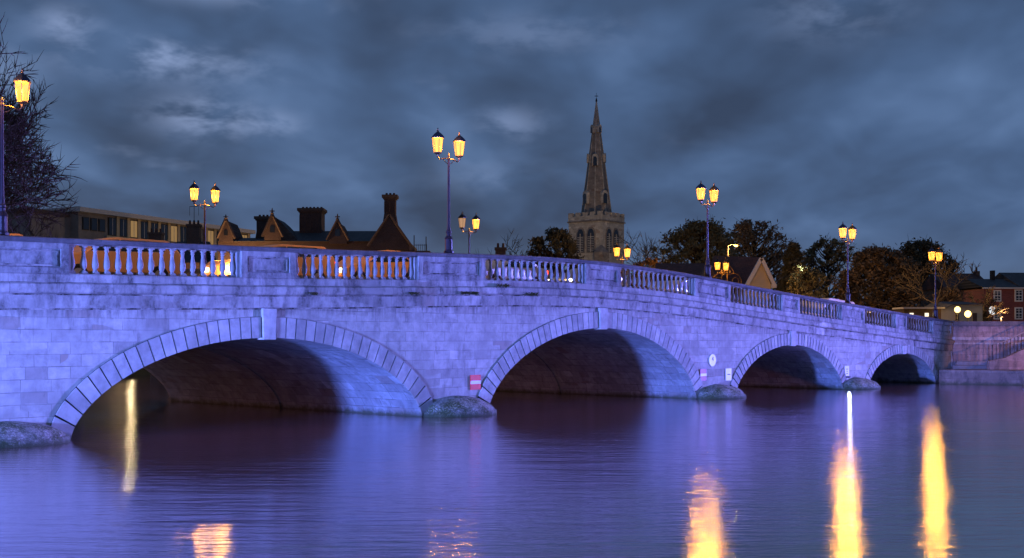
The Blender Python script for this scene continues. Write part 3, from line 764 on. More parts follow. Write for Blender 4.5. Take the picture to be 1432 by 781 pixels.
# ------------------------------------------------------------------ vehicles waiting on the bridge
def wheel(parent, x, y, rr):
    t = MB(); vs = []; seg = 18
    def cyl(mb, r0, y0, y1):
        v = [(x + r0 * math.cos(2 * math.pi * k / seg), yy, rr + r0 * math.sin(2 * math.pi * k / seg)) for yy in (y0, y1) for k in range(seg)]
        mb.add(v, [tuple(range(seg)), tuple(range(seg, 2 * seg))[::-1]] + [(k, (k + 1) % seg, seg + (k + 1) % seg, seg + k) for k in range(seg)])
    cyl(t, rr, y - .11, y + .11); w_ = t.build('wheel', M['tyre'], parent, bevel=.01)
    q = MB(); sgn = -1 if y < 0 else 1; cyl(q, rr * .6, y + sgn * .105, y + sgn * .118); q.build('rim', M['car_silver'], w_)
def vehicle(kind, s, w_, paint, label, scale=1.0):
    hl = bw(s - 2.6, w_ - .6, zt(s) - .52); bulb(hl, 120, (1, .62, .26), .045)
    L, H_, hw = {'van': (5.1, 1.98, .96), 'car': (4.3, 1.46, .88), 'suv': (4.6, 1.54, .92)}[kind]
    ang = math.atan2(U.y, U.x) ; sl = (zt(s + 1) - zt(s - 1)) / 2
    r = empty('van' if kind == 'van' else 'car', bw(s, w_, zt(s) - 1.166), ang, label, 'van' if kind == 'van' else 'car', 'traffic on the bridge')
    r.rotation_euler = (0, -math.atan(sl), ang)
    if kind == 'van': prof = [(-L/2, .35), (-L/2 + .02, .85), (-L/2 + .25, 1.05), (-L/2 + .75, 1.18), (-L/2 + 1.5, 1.85), (-L/2 + 1.85, H_), (L/2 - .15, H_), (L/2, 1.75), (L/2, .35)]
    elif kind == 'car': prof = [(-L/2, .35), (-L/2 + .04, .68), (-L/2 + .3, .82), (-L/2 + 1.1, .95), (-L/2 + 1.85, 1.38), (-L/2 + 2.3, H_), (-L/2 + 3.0, H_ - .03), (L/2 - .55, 1.05), (L/2 - .1, .98), (L/2, .75), (L/2, .35)]
    else: prof = [(-L/2, .38), (-L/2 + .04, .80), (-L/2 + .3, .98), (-L/2 + 1.1, 1.04), (-L/2 + 1.75, 1.47), (-L/2 + 2.1, H_), (L/2 - .5, H_ - .04), (L/2 - .05, 1.1), (L/2, .8), (L/2, .38)]
    MB().prism(prof, -hw, hw, 'y').build('body', paint, r, bevel=.05)
    for sy in (-1, 1):
        for wx in (-L * .31, L * .31): wheel(r, wx, sy * (hw - .08), .33)
        y0, y1 = (-hw - .006, -hw + .01) if sy < 0 else (hw - .01, hw + .006)
        if kind == 'van': MB().prism([(-L/2 + 1.0, 1.2), (-L/2 + 1.55, 1.72), (-L/2 + 1.95, 1.76), (-L/2 + 1.95, 1.2)], y0, y1, 'y').build('window', M['glass'], r)
        elif kind == 'car':
            MB().prism([(-L/2 + 1.35, .98), (-L/2 + 1.98, 1.36), (-L/2 + 2.3, 1.38), (-L/2 + 2.3, .98)], y0, y1, 'y').build('window', M['glass'], r)
            MB().prism([(-L/2 + 2.36, .98), (-L/2 + 2.36, 1.38), (-L/2 + 2.95, 1.36), (-L/2 + 3.45, 1.02)], y0, y1, 'y').build('window', M['glass'], r)
        else:
            MB().prism([(-L/2 + 1.3, 1.09), (-L/2 + 1.75, 1.42), (-L/2 + 2.3, 1.46), (-L/2 + 2.3, 1.09)], y0, y1, 'y').build('window', M['glass'], r)
            MB().prism([(-L/2 + 2.36, 1.09), (-L/2 + 2.36, 1.46), (-L/2 + 3.7, 1.44), (-L/2 + 3.95, 1.12)], y0, y1, 'y').build('window', M['glass'], r)
        MB().box(-L/2 - .02, -L/2 + .10, sy * (hw - .22) - .13, sy * (hw - .22) + .13, .58, .72).build('headlight', M['headlight'], r)
        MB().box(L/2 - .04, L/2 + .02, sy * (hw - .14) - .08, sy * (hw - .14) + .08, .72, .95).build('tail_light', M['taillight'], r)
vehicle('suv', -14.6, 4.6, M['car_lamplight'], 'tall car with orange lamplight in its paint behind the leftmost full run of balusters')
vehicle('suv', -8.0, 4.6, M['car_lamplight'], 'tall car with orange lamplight in its paint behind the second run of balusters, just left of the tallest lamp post')
vehicle('car', -3.2, 4.6, M['car_lamplight'], 'low car with orange lamplight in its paint behind the tallest lamp post pedestal')
vehicle('car', 4.4, 4.6, M['car_silver'], 'silver car behind the middle balusters over the second arch')
vehicle('car', 10.4, 4.6, M['car_silver'], 'pale silver car behind the balusters below the olive tree')
vehicle('suv', 17.5, 4.6, M['car_silver'], 'silver tall car behind the balusters under the cream gable')
vehicle('van', 33.6, 4.7, M['van_white'], 'pale van whose roof just shows over the coping near the right end of the bridge')
vehicle('suv', -19.6, 4.6, M['car_lamplight'], 'tall car with orange lamplight in its paint at the far left end of the bridge behind the end pedestal')

# ------------------------------------------------------------------ right bank: quay wall, landing and stairs
QY = 78.6
qw = empty('quay_wall', (27.6, QY, 0), 0, 'weathered stone quay wall with ledges at the right end of the bridge', 'wall')
MB().box(.05, 14, 0, .6, -1.2, 3.62).build('wall_face', M['quay'], qw)
MB().box(.05, 14, -.14, .62, 3.621, 3.92).build('coping', M['coping'], qw, bevel=.02)
MB().box(.06, 14, -.09, -.002, 2.72, 2.90).build('ledge', M['band'], qw)
MB().box(.06, 14, -.05, -.002, 2.45, 2.55).build('ledge', M['band'], qw)
ls = empty('landing', (27.6, QY, 0), 0, 'low stone landing with steps down to the water beside the last arch', 'steps')
P0 = P(1312, 537, 75.8); 
poly = [(P0.x - 27.6, 75.6 - QY), (29.3 - 27.6 + 1.2, 73.4 - QY), (33.5 - 27.6, 73.4 - QY), (33.5 - 27.6, -.16), (.1, -.16)]
MB().prism(poly, -1.2, .88, 'z').build('platform', M['quay'], ls, bevel=.02)
pl2 = [(.2, -1.5), (4.4, -1.9), (4.4, -.155), (.77, -.155)]
MB().prism(pl2, .881, 1.12, 'z').build('step', M['steps'], ls, bevel=.015)
MB().prism([(.6, -1.0), (4.4, -1.2), (4.4, -.15), (.77, -.15)], 1.121, 1.36, 'z').build('step', M['steps'], ls, bevel=.015)
for i in range(5):                           # flight down to the water, to the right
    x0 = 3.0 + i * .36
    MB().box(x0, 9, -5.75 - i * .28, -5.21 , -1.2, .78 - i * .17).build('step', M['steps'], ls, bevel=.015)
sw = empty('stair_wall', (27.6, QY, 0), 0, 'sloping solid wall of the stair flight with an iron railing on top', 'stairs')
xa = P(1386, 0, 75.4).x - 27.6
MB().prism([(xa, .885), (xa, 1.42), (xa + 1.0, 1.62), (xa + 4.8, 3.4), (xa + 4.8, .885)], -2.9, -2.5, 'y').build('side_wall', M['quay'], sw, bevel=.01)
def railing_pts(t): return 1.42 + .2 * min(t, 1.0) + max(0, t - 1.0) * .47
k = MB()
for i in range(22):
    t = .06 + i * .225; z = railing_pts(t); k.box(xa + t - .016, xa + t + .016, -2.72, -2.69, z - .02, z + 1.0 - (.0 if t < 1 else .0))
rr = k.build('bars', M['iron'], sw)
MB().tube([(xa + .03, -2.705, 2.42), (xa + 1.0, -2.705, 2.62), (xa + 4.8, -2.705, 4.40)], .035, 6).build('handrail', M['concrete'], sw)
# far quay wall running upstream and the street behind
e0 = bw(42.6, BW + .1); e1 = bw(42.6, 130)
r = empty('embankment_wall', e0, math.atan2(NN.y, NN.x), 'long dark embankment wall running upstream behind the bridge', 'wall')
MB().box(0, 113, -.4, 0.3, -1.2, 3.5).build('wall_face', M['quay'], r); MB().box(0, 113, -.5, .35, 3.501, 3.7).build('coping', M['coping'], r)
MB().box(-.2, 0, .3, 1, 0, .1)
# abutment return between bridge and quay wall
ab = empty('abutment', bw(42.3, 0), math.atan2(U.y, U.x), 'stained stone pier where the bridge meets the quay wall', 'pier')
MB().box(-.30, 1.3, -.07, .9, -1.2, 3.63).build('shaft', M['quay'], ab, bevel=.02)
MB().box(-.36, 1.36, -.16, .94, 3.631, 3.97).build('cap', M['coping'], ab, bevel=.02)

# ------------------------------------------------------------------ church
D = 200; kx = D / F
cx = (841 - 716) * kx
def zc(y): return EYE + (HZ - y) * kx
ch = empty('church', (cx, D, 3.3), 0, 'stone church with square battlemented tower and tall thin spire', 'church')
sd = 6.65; th = R(39)
# local tower frame: corner toward the viewer at the origin; face A runs to the left, face B to the right
ea = Vector((-math.cos(th), math.sin(th), 0)); eb = Vector((math.sin(th), math.cos(th), 0))
def TM(u, v, z): return ea * u + eb * v + Vector((0, 0, z - 3.3))
class TB(MB):                                # builds in tower coordinates
    def build(s, *a, **k):
        s.v = [tuple(TM(*v)) for v in s.v]; return MB.build(s, *a, **k)
zp = zc(309)                                 # parapet string course
def tower_mat(): return M['tower']
tb = TB().box(0, sd, 0, sd, 3.3, zp); tw = tb.build('tower', M['tower'], ch)
TB().box(-.18, sd + .18, -.18, sd + .18, zp, zp + .22).build('string_course', M['spire'], ch)
t2 = TB().box(-.05, sd + .05, -.05, .35, zp + .22, zp + 1.0).box(-.05, sd + .05, sd - .35, sd + .05, zp + .22, zp + 1.0).box(-.05, .35, .351, sd - .351, zp + .22, zp + 1.0).box(sd - .35, sd + .05, .351, sd - .351, zp + .22, zp + 1.0)
t2.build('parapet', M['tower'], ch)
nb = 5; pitch = (sd + .1) / (nb + (nb - 1) * .75); cw = pitch; gp = pitch * .75
for i in range(nb):
    a = -.05 + i * (cw + gp)
    for (v0, v1) in ((-.05, .35), (sd - .35, sd + .05)):
        TB().box(a, a + cw, v0, v1, zp + 1.001, zp + 1.62).build('merlon', M['tower'], ch)
        if 0 < i < nb - 1: TB().box(v0, v1, a, a + cw, zp + 1.001, zp + 1.62).build('merlon', M['tower'], ch)
# belfry windows: pointed, paired, two lights each, on both visible faces
def lancet(w_, h_, k=8):                     # outline from (0,0), pointed top
    pts = [(-w_ / 2, 0), (w_ / 2, 0), (w_ / 2, h_ * .66)]
    for i in range(1, k + 1):
        t = i / k; pts.append((w_ / 2 * math.cos(t * math.pi / 2) ** .8 if t < 1 else 0, h_ * .66 + h_ * .34 * math.sin(t * math.pi / 2)))
    for i in range(k - 1, -1, -1):
        t = i / k; pts.append((-w_ / 2 * math.cos(t * math.pi / 2) ** .8, h_ * .66 + h_ * .34 * math.sin(t * math.pi / 2)))
    return pts
wb = zc(352); wh = zc(319) - wb
for face in ('A', 'B'):
    for cu in (2.05, 4.15):
        outl = lancet(1.75, wh + .45); inn_ = lancet(1.35, wh)
        def place(pts, off0, off1, dz):
            mb = TB(); K = len(pts)
            vs = []
            for off in (off0, off1):
                for (p, q) in pts:
                    vs.append((cu + p, off, wb + dz + q) if face == 'A' else (off, cu + p, wb + dz + q))
            mb.add(vs, [tuple(range(K)), tuple(range(K, 2 * K))[::-1]] + [(i, (i + 1) % K, K + (i + 1) % K, K + i) for i in range(K)]); return mb
        f_ = place(outl, -.10, .05, -.15).build('window', M['spire'], ch)
        place(inn_, -.13, .02, .0).build('louvres', M['glass'], f_)
        mu = TB()
        if face == 'A': mu.box(cu - .08, cu + .08, -.19, -.135, wb, wb + wh * .8)
        else: mu.box(-.19, -.135, cu - .08, cu + .08, wb, wb + wh * .8)
        for k_ in range(9):
            zz_ = wb + .15 + k_ * wh * .075
            if face == 'A': mu.box(cu - .6, cu + .6, -.165, -.131, zz_, zz_ + .09)
            else: mu.box(-.165, -.131, cu - .6, cu + .6, zz_, zz_ + .09)
        mu.build('mullion', M['tower'], f_)
# buttress at the near corner
TB().box(-.9, .9, -.9, .9, 3.3, zc(353)).build('buttress', M['spire'], ch)
TB().add([(-.9, -.9, zc(353)), (.9, -.9, zc(353)), (.9, .9, zc(353)), (-.9, .9, zc(353)), (-.1, -.1, zc(343)), (.1, -.1, zc(343)), (.1, .1, zc(343)), (-.1, .1, zc(343))], [(0, 1, 5, 4), (1, 2, 6, 5), (2, 3, 7, 6), (3, 0, 4, 7), (4, 5, 6, 7)]).build('buttress_cap', M['spire'], ch)
c0 = TM(sd / 2, sd / 2, 3.3)
# slender octagonal spire
sz0 = zp + .3; tip = zc(134); rb0 = 2.62
sp = MB(); prof = []
for i in range(13):
    t = i / 12; prof.append((rb0 * (1 - t) ** 1.0 + .05, sz0 - 3.3 + (tip - sz0) * t))
prof = [(rb0 + .25, sz0 - 3.3)] + [(r_, z_ + .35 * (1 if i == 0 else 0)) for i, (r_, z_) in enumerate(prof)]
sp.lathe(prof, c0.x, c0.y, 8, 0, R(22.5 + 12)); spo = sp.build('spire', M['spire'], ch)
rb_ = MB()
for k_ in range(8):
    a = R(34.5) + k_ * math.pi / 4
    rb_.tube([(c0.x + (rb0 + .03) * math.cos(a), c0.y + (rb0 + .03) * math.sin(a), sz0 - 3.3 + .3), (c0.x, c0.y, tip - 3.3 + .3)], [.10, .05], 4)
rb_.build('spire_rib', M['tower'], spo)
MB().lathe([(.12, 0), (.2, .15), (.1, .3), (.14, .45), (.03, .6), (.025, 1.5)], c0.x, c0.y, 8, tip - 3.3 - .1).build('finial', M['iron'], spo)
MB().box(c0.x - .3, c0.x + .3, c0.y - .03, c0.y + .03, tip - 3.3 + .8, tip - 3.3 + .9).build('weather_vane', M['iron'], spo)
def lucarne(yb, hgt, wd, az):
    zb = zc(yb) - 3.3; t = (zc(yb) - sz0) / (tip - sz0); rr_ = rb0 * (1 - t) * math.cos(R(22.5))
    a = R(az); Mx = Matrix.Translation((c0.x, c0.y, zb)) @ Matrix.Rotation(a + math.pi / 2, 4, 'Z')
    pts = lancet(wd, hgt); b_ = MB().prism(lancet(wd + .4, hgt + .45), -rr_ - .35, -rr_ * .55, 'y').build('lucarne', M['tower'], spo, M=Mx)
    MB().prism(pts, -rr_ - .40, -rr_ * .6, 'y').build('opening', M['glass'], b_, M=Mx)
for az in (-102, -57, -147, -12):
    pass
lucarne(282, 1.7, .8, -12 - 90 - 45 - 0 + 0); lucarne(282, 1.7, .8, -57); 
lucarne(228, 1.5, .65, -102); lucarne(222, 1.1, .35, -12); lucarne(222, 1.1, .35, -12 - 180)
lucarne(180, .9, .35, -147); lucarne(180, .9, .35, -57)
# low nave behind the trees
MB().box(2.0, 26, 3, 12, 0, 6.0).build('nave', M['tower'], ch)
MB().prism([(3, 6.0), (12, 6.0), (7.5, 9.6)], 2.0, 26, 'x').build('nave_roof', M['slate'], ch)

# ------------------------------------------------------------------ office block, far left
oc0 = P(112, 290, 150); oc1 = P(352, 323, 182); oc2 = P(72, 301, 158)
ang = math.atan2(oc1.y - oc0.y, oc1.x - oc0.x); Lf = math.hypot(oc1.x - oc0.x, oc1.y - oc0.y); zt_ = oc0.z - 3.3
ob = empty('office_block', (oc0.x, oc0.y, 3.3), ang, 'long low flat-roofed office block with a band of windows at the far left', 'building')
MB().box(0, Lf, 0, 12, 0, zt_ - 3.8).build('wall', M['concrete'], ob)
MB().box(4.6, Lf, -.06, -.002, zt_ - 5.6, zt_ - 3.1).build('cream_band', M['cream'], ob)
MB().box(-.0, Lf, .25, 12, zt_ - 3.8, zt_ - .55).build('upper_wall', M['concrete'], ob)
MB().box(-.5, Lf + .3, -.5, 12.4, zt_ - .55, zt_ - .0).build('roof_fascia', M['fascia'], ob)
nbay = 15
for i in range(nbay):
    x0 = 5.0 + (Lf - 5.4) * i / nbay; x1 = 5.0 + (Lf - 5.4) * (i + 1) / nbay
    wf = MB().box(x0 + .08, x1 - .55, .13, .245, zt_ - 3.05, zt_ - .75).build('window', M['iron'], ob)
    MB().box(x0 + .18, x1 - .62, .10, .128, zt_ - 2.95, zt_ - .85).build('pane', M['glass'] if i % 4 != 2 else M['lit_glass'], wf)
    MB().box((x0 + x1) / 2 - .27, (x0 + x1) / 2 - .20, .07, .099, zt_ - 2.95, zt_ - .85).build('bar', M['fascia'], wf)
    MB().box(x1 - .50, x1 + .02, .05, .248, zt_ - 3.099, zt_ - .56).build('pier', M['cream'], ob)
for i in range(3):
    wf = MB().box(.6 + i * 1.4, 1.7 + i * 1.4, .13, .245, zt_ - 2.7, zt_ - 1.1).build('window', M['iron'], ob)
    MB().box(.7 + i * 1.4, 1.6 + i * 1.4, .10, .128, zt_ - 2.6, zt_ - 1.2).build('pane', M['glass'], wf)
o_ = MB().box(-6.5, -.02, 1.5, 11, 0, zt_ - 1.2).build('side_wing', M['concrete'], ob)
MB().box(-6.8, -.52, 1.2, 11.2, zt_ - 1.199, zt_ - .7).build('wing_roof', M['brick_dark'], ob)

# ------------------------------------------------------------------ chimney houses hidden behind the bridge
def house(x0, x1, ytop_roof, d, label, chims, wallm='brick_dark', roofm='slate', name='brick_house', depth=8):
    a = P(x0, ytop_roof, d); b_ = P(x1, ytop_roof, d); r = empty(name, (a.x, d, 3.3), 0, label, 'house')
    Wd = b_.x - a.x; hr = a.z - 3.3; he = hr - 2.6
    MB().box(0, Wd, 0, depth, 0, he).build('wall', M[wallm], r)
    rf = MB().prism([(-.3, he + .001), (depth + .3, he + .001), (depth / 2, hr)], -.2, Wd + .2, 'x').build('roof', M[roofm], r)
    for (cx0, cx1, cyt) in chims:
        p = P(cx0, cyt, d); q = P(cx1, cyt, d); zt2 = p.z - 3.3; u0, u1 = p.x - a.x, q.x - a.x
        y0 = depth / 2 - .5; c_ = MB().box(u0, u1, y0, y0 + 1.0, he, zt2 - .35).box(u0 - .08, u1 + .08, y0 - .08, y0 + 1.08, zt2 - .349, zt2 - .1).build('chimney', M[wallm], r)
        k_ = max(2, int((u1 - u0) / .45)); pm = MB()
        for i in range(k_): pm.lathe([(.13, -.1), (.11, .35)], u0 + (i + .5) * (u1 - u0) / k_, y0 + .5, 8, zt2)
        pm.build('chimney_pots', M['tile_red'], c_)
    return r
house(190, 222, 334, 135, 'brick house with a stubby dark chimney in front of the office block', [(194, 213, 320)])
h2 = house(236, 278, 334, 132, 'brick house with a broad chimney and aerial in front of the office block', [(249, 267, 308)])
k = MB(); k.tube([(1.7, 4, 10), (1.7, 4, 14.3)], .03, 4); k.tube([(1.2, 4, 14.2), (2.2, 4, 14.2)], .025, 4); k.tube([(1.2, 4, 14.2), (1.2, 4, 13.2)], .02, 4); k.tube([(2.2, 4, 14.2), (2.2, 4, 13.2)], .02, 4); k.build('aerial', M['iron'], h2)
house(684, 716, 356, 120, 'brick house with one square chimney showing above the coping', [(692, 707, 341)])

# ------------------------------------------------------------------ Victorian brick building with gables
D2 = 130; k2 = D2 / F
vb = empty('gabled_building', ((300 - 716) * k2, D2, 3.3), 0, 'dark red brick building with gabled dormers, finials and tall chimneys', 'building')
def vx(x): return (x - 300) * k2
def vz(y): return EYE + (HZ - y) * k2 - 3.3
ez = vz(338)
MB().box(vx(305), vx(572), 0, 11, 0, ez).build('wall', M['brick'], vb)
MB().prism([(-.4, ez + .001), (11.4, ez + .001), (5.5, vz(317))], vx(392), vx(520), 'x').build('roof', M['slate'], vb)
MB().prism([(-.4, ez + .001), (11.4, ez + .001), (5.5, vz(327))], vx(305), vx(391.8), 'x').build('roof', M['slate'], vb)
def gable(xa, xb, xap, yap, yb, m=M['brick'], dep=5.0, front=-.5):
    g = MB().prism([(vx(xa), vz(yb) - .6), (vx(xb), vz(yb) - .6), (vx(xb), vz(yb)), (vx(xap), vz(yap)), (vx(xa), vz(yb))], front, dep, 'y').build('gable', m, vb)
    e = .22
    cp_ = MB()
    for (p, q) in (((vx(xa) - e, vz(yb) - e), (vx(xap), vz(yap) + e)), ((vx(xb) + e, vz(yb) - e), (vx(xap), vz(yap) + e))):
        cp_.tube([(p[0], front - .05, p[1]), (q[0], front - .05, q[1])], .14, 4)
    cp_.build('gable_coping', M['brick_dark'], g)
    return g
def finial(x, y0, y1, g):
    z0, z1 = vz(y0), vz(y1); h_ = z1 - z0
    f_ = MB().lathe([(.16, -.1), (.12, h_ * .25), (.22, h_ * .35), (.09, h_ * .45), (.08, h_ * .7), (.04, h_)], vx(x), -.55, 8, z0)
    f_.box(vx(x) - .25, vx(x) + .25, -.60, -.50, z0 + h_ * .55, z0 + h_ * .68); f_.build('finial', M['brick_dark'], g)
def slit(x, y0, y1, g, w_=.5):
    MB().prism([(vx(x) + p, vz(y1) + q) for p, q in lancet(w_, vz(y0) - vz(y1))], -.53, -.49, 'y').build('window', M['glass'], g)
g = gable(308, 327, 317.5, 309, 331); finial(317.5, 309, 301, g); slit(317.5, 322, 330, g, .4)
g = gable(371, 394, 382, 303, 329); finial(382, 303, 292, g); slit(382, 316, 326, g)
g = gable(461, 486, 473, 311, 334); finial(473, 311, 300, g); slit(473, 321, 331, g)
MB().prism([(vx(386), ez), (vx(418), ez), (vx(394), vz(312)), (vx(386), vz(305))], .2, 5, 'y').build('roof', M['slate'], vb)
g = gable(519, 574, 546, 305, 343, dep=8, front=-1.2)
def chim(xa, xb, ytop, ybot, y0, y1, flutes=True, pots=5, base=None, capo=.12):
    z0, z1 = vz(ybot), vz(ytop)
    c_ = MB().box(vx(xa), vx(xb), y0, y1, z0, z1 - .55)
    if base: c_.add([(vx(base[0]), y0 - .1, z0 - .5), (vx(base[1]), y0 - .1, z0 - .5), (vx(base[1]), y1 + .1, z0 - .5), (vx(base[0]), y1 + .1, z0 - .5), (vx(xa), y0 - .02, z0 + 1.0), (vx(xb), y0 - .02, z0 + 1.0), (vx(xb), y1 + .02, z0 + 1.0), (vx(xa), y1 + .02, z0 + 1.0)], [(0, 1, 5, 4), (1, 2, 6, 5), (2, 3, 7, 6), (3, 0, 4, 7), (4, 5, 6, 7)])
    o = c_.build('chimney', M['brick'], vb)
    if flutes:
        fl = MB(); kk = max(2, int((vx(xb) - vx(xa)) / .5))
        for i in range(kk + 1):
            xx = vx(xa) + (vx(xb) - vx(xa)) * i / kk; fl.box(max(vx(xa), xx - .09), min(vx(xb), xx + .09), y0 - .12, y0 - .002, z0 + (1.1 if base else .3), z1 - .9)
        fl.build('brick_ribs', M['brick'], o)
    MB().box(vx(xa) - capo, vx(xb) + capo, y0 - capo, y1 + capo, z1 - .549, z1 - .40).box(vx(xa) - capo * 2, vx(xb) + capo * 2, y0 - capo * 2, y1 + capo * 2, z1 - .399, z1 - .1).build('cap', M['brick_dark'], o)
    pm = MB()
    for i in range(pots): pm.lathe([(.14, -.1), (.12, .15)], vx(xa) + (i + .5) * (vx(xb) - vx(xa)) / pots, (y0 + y1) / 2, 8, z1)
    pm.build('chimney_pots', M['tile_red'], o)
chim(346, 368, 295.5, 332, 4.6, 6.2, False, 4, (343, 369))
chim(409, 441, 284, 322, 4.3, 6.6, True, 6)
chim(537, 552.5, 271, 312, .2, 1.5, True, 3, (534, 556))
k = MB()
for x_ in range(577, 596, 3): k.tube([(vx(x_), 2, vz(352)), (vx(x_), 2, vz(340))], .02, 4)
k.tube([(vx(577), 2, vz(352)), (vx(577), 2, vz(327))], .05, 4); k.tube([(vx(594), 2, vz(352)), (vx(594), 2, vz(329))], .05, 4); k.tube([(vx(577), 2, vz(341)), (vx(594), 2, vz(341))], .03, 4)
k.build('roof_railing', M['iron'], vb)
MB().box(vx(572) + .01, vx(600), 1, 9, 0, vz(350)).build('annexe', M['brick_dark'], vb)

# ------------------------------------------------------------------ gabled pavilion near the bridge end
D3 = 100; k3 = D3 / F
def hx(x): return (x - 1062) * k3
def hz(y): return EYE + (HZ - y) * k3 - 3.3
gh = empty('gabled_house', ((1062 - 716) * k3, D3, 3.3), 0, 'dark roofed low building with a pale cream gable end behind the balustrade', 'house')
MB().prism([(hx(1040), 0), (hx(1078), 0), (hx(1078), hz(398)), (hx(1064), hz(366)), (hx(1050), hz(390)), (hx(1040), hz(404))], 0, .3, 'y').build('gable_wall', M['render'], gh)
v1 = MB()
for (p, q) in (((hx(1041), hz(404)), (hx(1064), hz(362))), ((hx(1083), hz(401)), (hx(1064), hz(362)))):
    dx, dz = q[0] - p[0], q[1] - p[1]; L_ = math.hypot(dx, dz); nx, nz = -dz / L_ * .14, dx / L_ * .14
    v1.prism([(p[0] - nx, p[1] - nz), (q[0] - nx, q[1] - nz), (q[0] + nx, q[1] + nz), (p[0] + nx, p[1] + nz)], -.35, -.01, 'y')
v1.build('barge_board', M['white'], gh)
MB().box(hx(1078), hx(1085), -.3, .6, hz(403), hz(398)).build('eaves_box', M['white'], gh)
# roof planes going back and to the left
MB().add([(hx(1042), -.3, hz(405)), (hx(1064), -.3, hz(360.5)), (hx(1030), 11, hz(360.5) + .9), (hx(1000), 11, hz(405))], [(0, 1, 2, 3)]).add([(hx(1064), -.3, hz(360.5)), (hx(1086), -.3, hz(403)), (hx(1060), 11, hz(403)), (hx(1030), 11, hz(360.5) + .9)], [(0, 1, 2, 3)]).build('roof', M['tile_red'], gh)
MB().prism([(2.5, hz(415)), (14, hz(415)), (9, hz(359) )], hx(935), hx(1044), 'x').build('roof', M['tile_red'], gh)
MB().box(hx(935), hx(1044), 3, 13.5, 0, hz(415)).build('wall', M['brick_dark'], gh)
MB().box(hx(1042), hx(1078), .3, 10, 0, hz(404)).build('wall', M['render'], gh)
g2 = MB().prism([(hx(976), hz(410)), (hx(1012), hz(410)), (hx(998), hz(372))], 1.0, 6.0, 'y').build('small_gable', M['brick_dark'], gh)
MB().tube([(hx(976), .95, hz(410)), (hx(998), .95, hz(371))], .09, 4).build('barge_board', M['cream'], g2)

# ------------------------------------------------------------------ right bank houses
D4 = 140; k4 = D4 / F
def px_(x): return (x - 1376) * k4
def pz_(y): return EYE + (HZ - y) * k4 - 3.3
pub = empty('red_house', ((1376 - 716) * k4, D4, 3.3), R(4), 'red painted house with white sash windows and slate roof at the right edge', 'house')
MB().box(0, 12, 0, 8, 0, pz_(404)).build('wall', M['brick_pub'], pub)
MB().box(-.2, 12.2, -.3, -.002, pz_(404), pz_(402.3)).build('gutter', M['white'], pub)
MB().prism([(-.3, pz_(402)), (8.3, pz_(402)), (4, pz_(388))], -.3, 4.2, 'x').build('roof', M['slate'], pub)
MB().prism([(-.3, pz_(402)), (10, pz_(402)), (5, pz_(378))], 4.21, 12.2, 'x').build('roof', M['slate'], pub)
MB().box(px_(1408), px_(1412), 3.4, 4.1, pz_(396), pz_(376)).build('chimney', M['iron'], pub)
def sash(x0, x1, y0, y1):
    f_ = MB().box(px_(x0), px_(x1), -.10, -.003, pz_(y1), pz_(y0)).build('window', M['white'], pub)
    MB().box(px_(x0) + .14, px_(x1) - .14, -.125, -.101, pz_(y1) + .14, pz_(y0) - .14).build('pane', M['glass'], f_)
    b_ = MB(); xm = (px_(x0) + px_(x1)) / 2; zm = (pz_(y0) + pz_(y1)) / 2
    b_.box(xm - .03, xm + .03, -.145, -.126, pz_(y1) + .14, pz_(y0) - .14); b_.box(px_(x0) + .14, px_(x1) - .14, -.15, -.146, zm - .04, zm + .04)
    for f in (.25, .75): zf = pz_(y1) + (pz_(y0) - pz_(y1)) * f; b_.box(px_(x0) + .14, px_(x1) - .14, -.155, -.151, zf - .02, zf + .02)
    b_.build('glazing_bars', M['white'], f_)
for a in ((1389.5, 1400.5, 406, 422), (1389.5, 1400.5, 430, 447), (1420, 1431.5, 405, 422), (1420, 1431.5, 430, 447)): sash(*a)
r = empty('hanging_sign', P(1387.5, 434.5, 138), 0, 'oval white lit sign on a bracket beside the red house', 'sign')
k = MB(); kk = 24
vs = [(.34 * math.cos(2 * math.pi * i / kk), y, .46 * math.sin(2 * math.pi * i / kk)) for y in (-.06, .06) for i in range(kk)]
k.add(vs, [tuple(range(kk)), tuple(range(kk, 2 * kk))[::-1]] + [(i, (i + 1) % kk, kk + (i + 1) % kk, kk + i) for i in range(kk)]).build('panel', emit('lit_sign', (.9, .95, 1.0), 1.1), r)
k = MB(); k.tube([(.15, -.07, .25), (-.12, -.07, .02), (.1, -.07, -.05), (-.15, -.07, -.28)], .03, 4); k.build('emblem', M['black_sign'], r)
MB().tube([(0, 0, .45), (0, 0, .65), (-.6, 0, .62)], .03, 5).build('bracket', M['iron'], r)
MB().tube([(0, .1, -3.0), (0, .1, .5)], .05, 6).build('pole', M['iron'], r)
# dark roofed house left of the red one
dh = empty('dark_house', ((1322 - 716) * 150 / F, 150, 3.3), 0, 'big dark red tiled roof with chimney and aerial left of the red house', 'house')
k5 = 150 / F
def dx_(x): return (x - 1322) * k5
def dz_(y): return EYE + (HZ - y) * k5 - 3.3
MB().box(0, dx_(1386), 0, 9, 0, dz_(403)).build('wall', M['brick_dark'], dh)
MB().prism([(-.4, dz_(403)), (9.4, dz_(403)), (4.5, dz_(380))], -.2, dx_(1386) + .1, 'x').build('roof', M['tile_red'], dh)
MB().box(dx_(1381.5), dx_(1387), 3.8, 4.9, dz_(400), dz_(377)).build('chimney', M['brick_dark'], dh)
MB().lathe([(.15, 0), (.13, .5)], dx_(1384), 4.3, 8, dz_(377)).build('chimney_pot', M['tile_red'], dh)
k = MB(); k.tube([(dx_(1378), 4.4, dz_(384)), (dx_(1378), 4.4, dz_(366))], .03, 4); k.tube([(dx_(1375.5), 4.4, dz_(366.5)), (dx_(1382), 4.4, dz_(366.5))], .025, 4); k.build('aerial', M['iron'], dh)
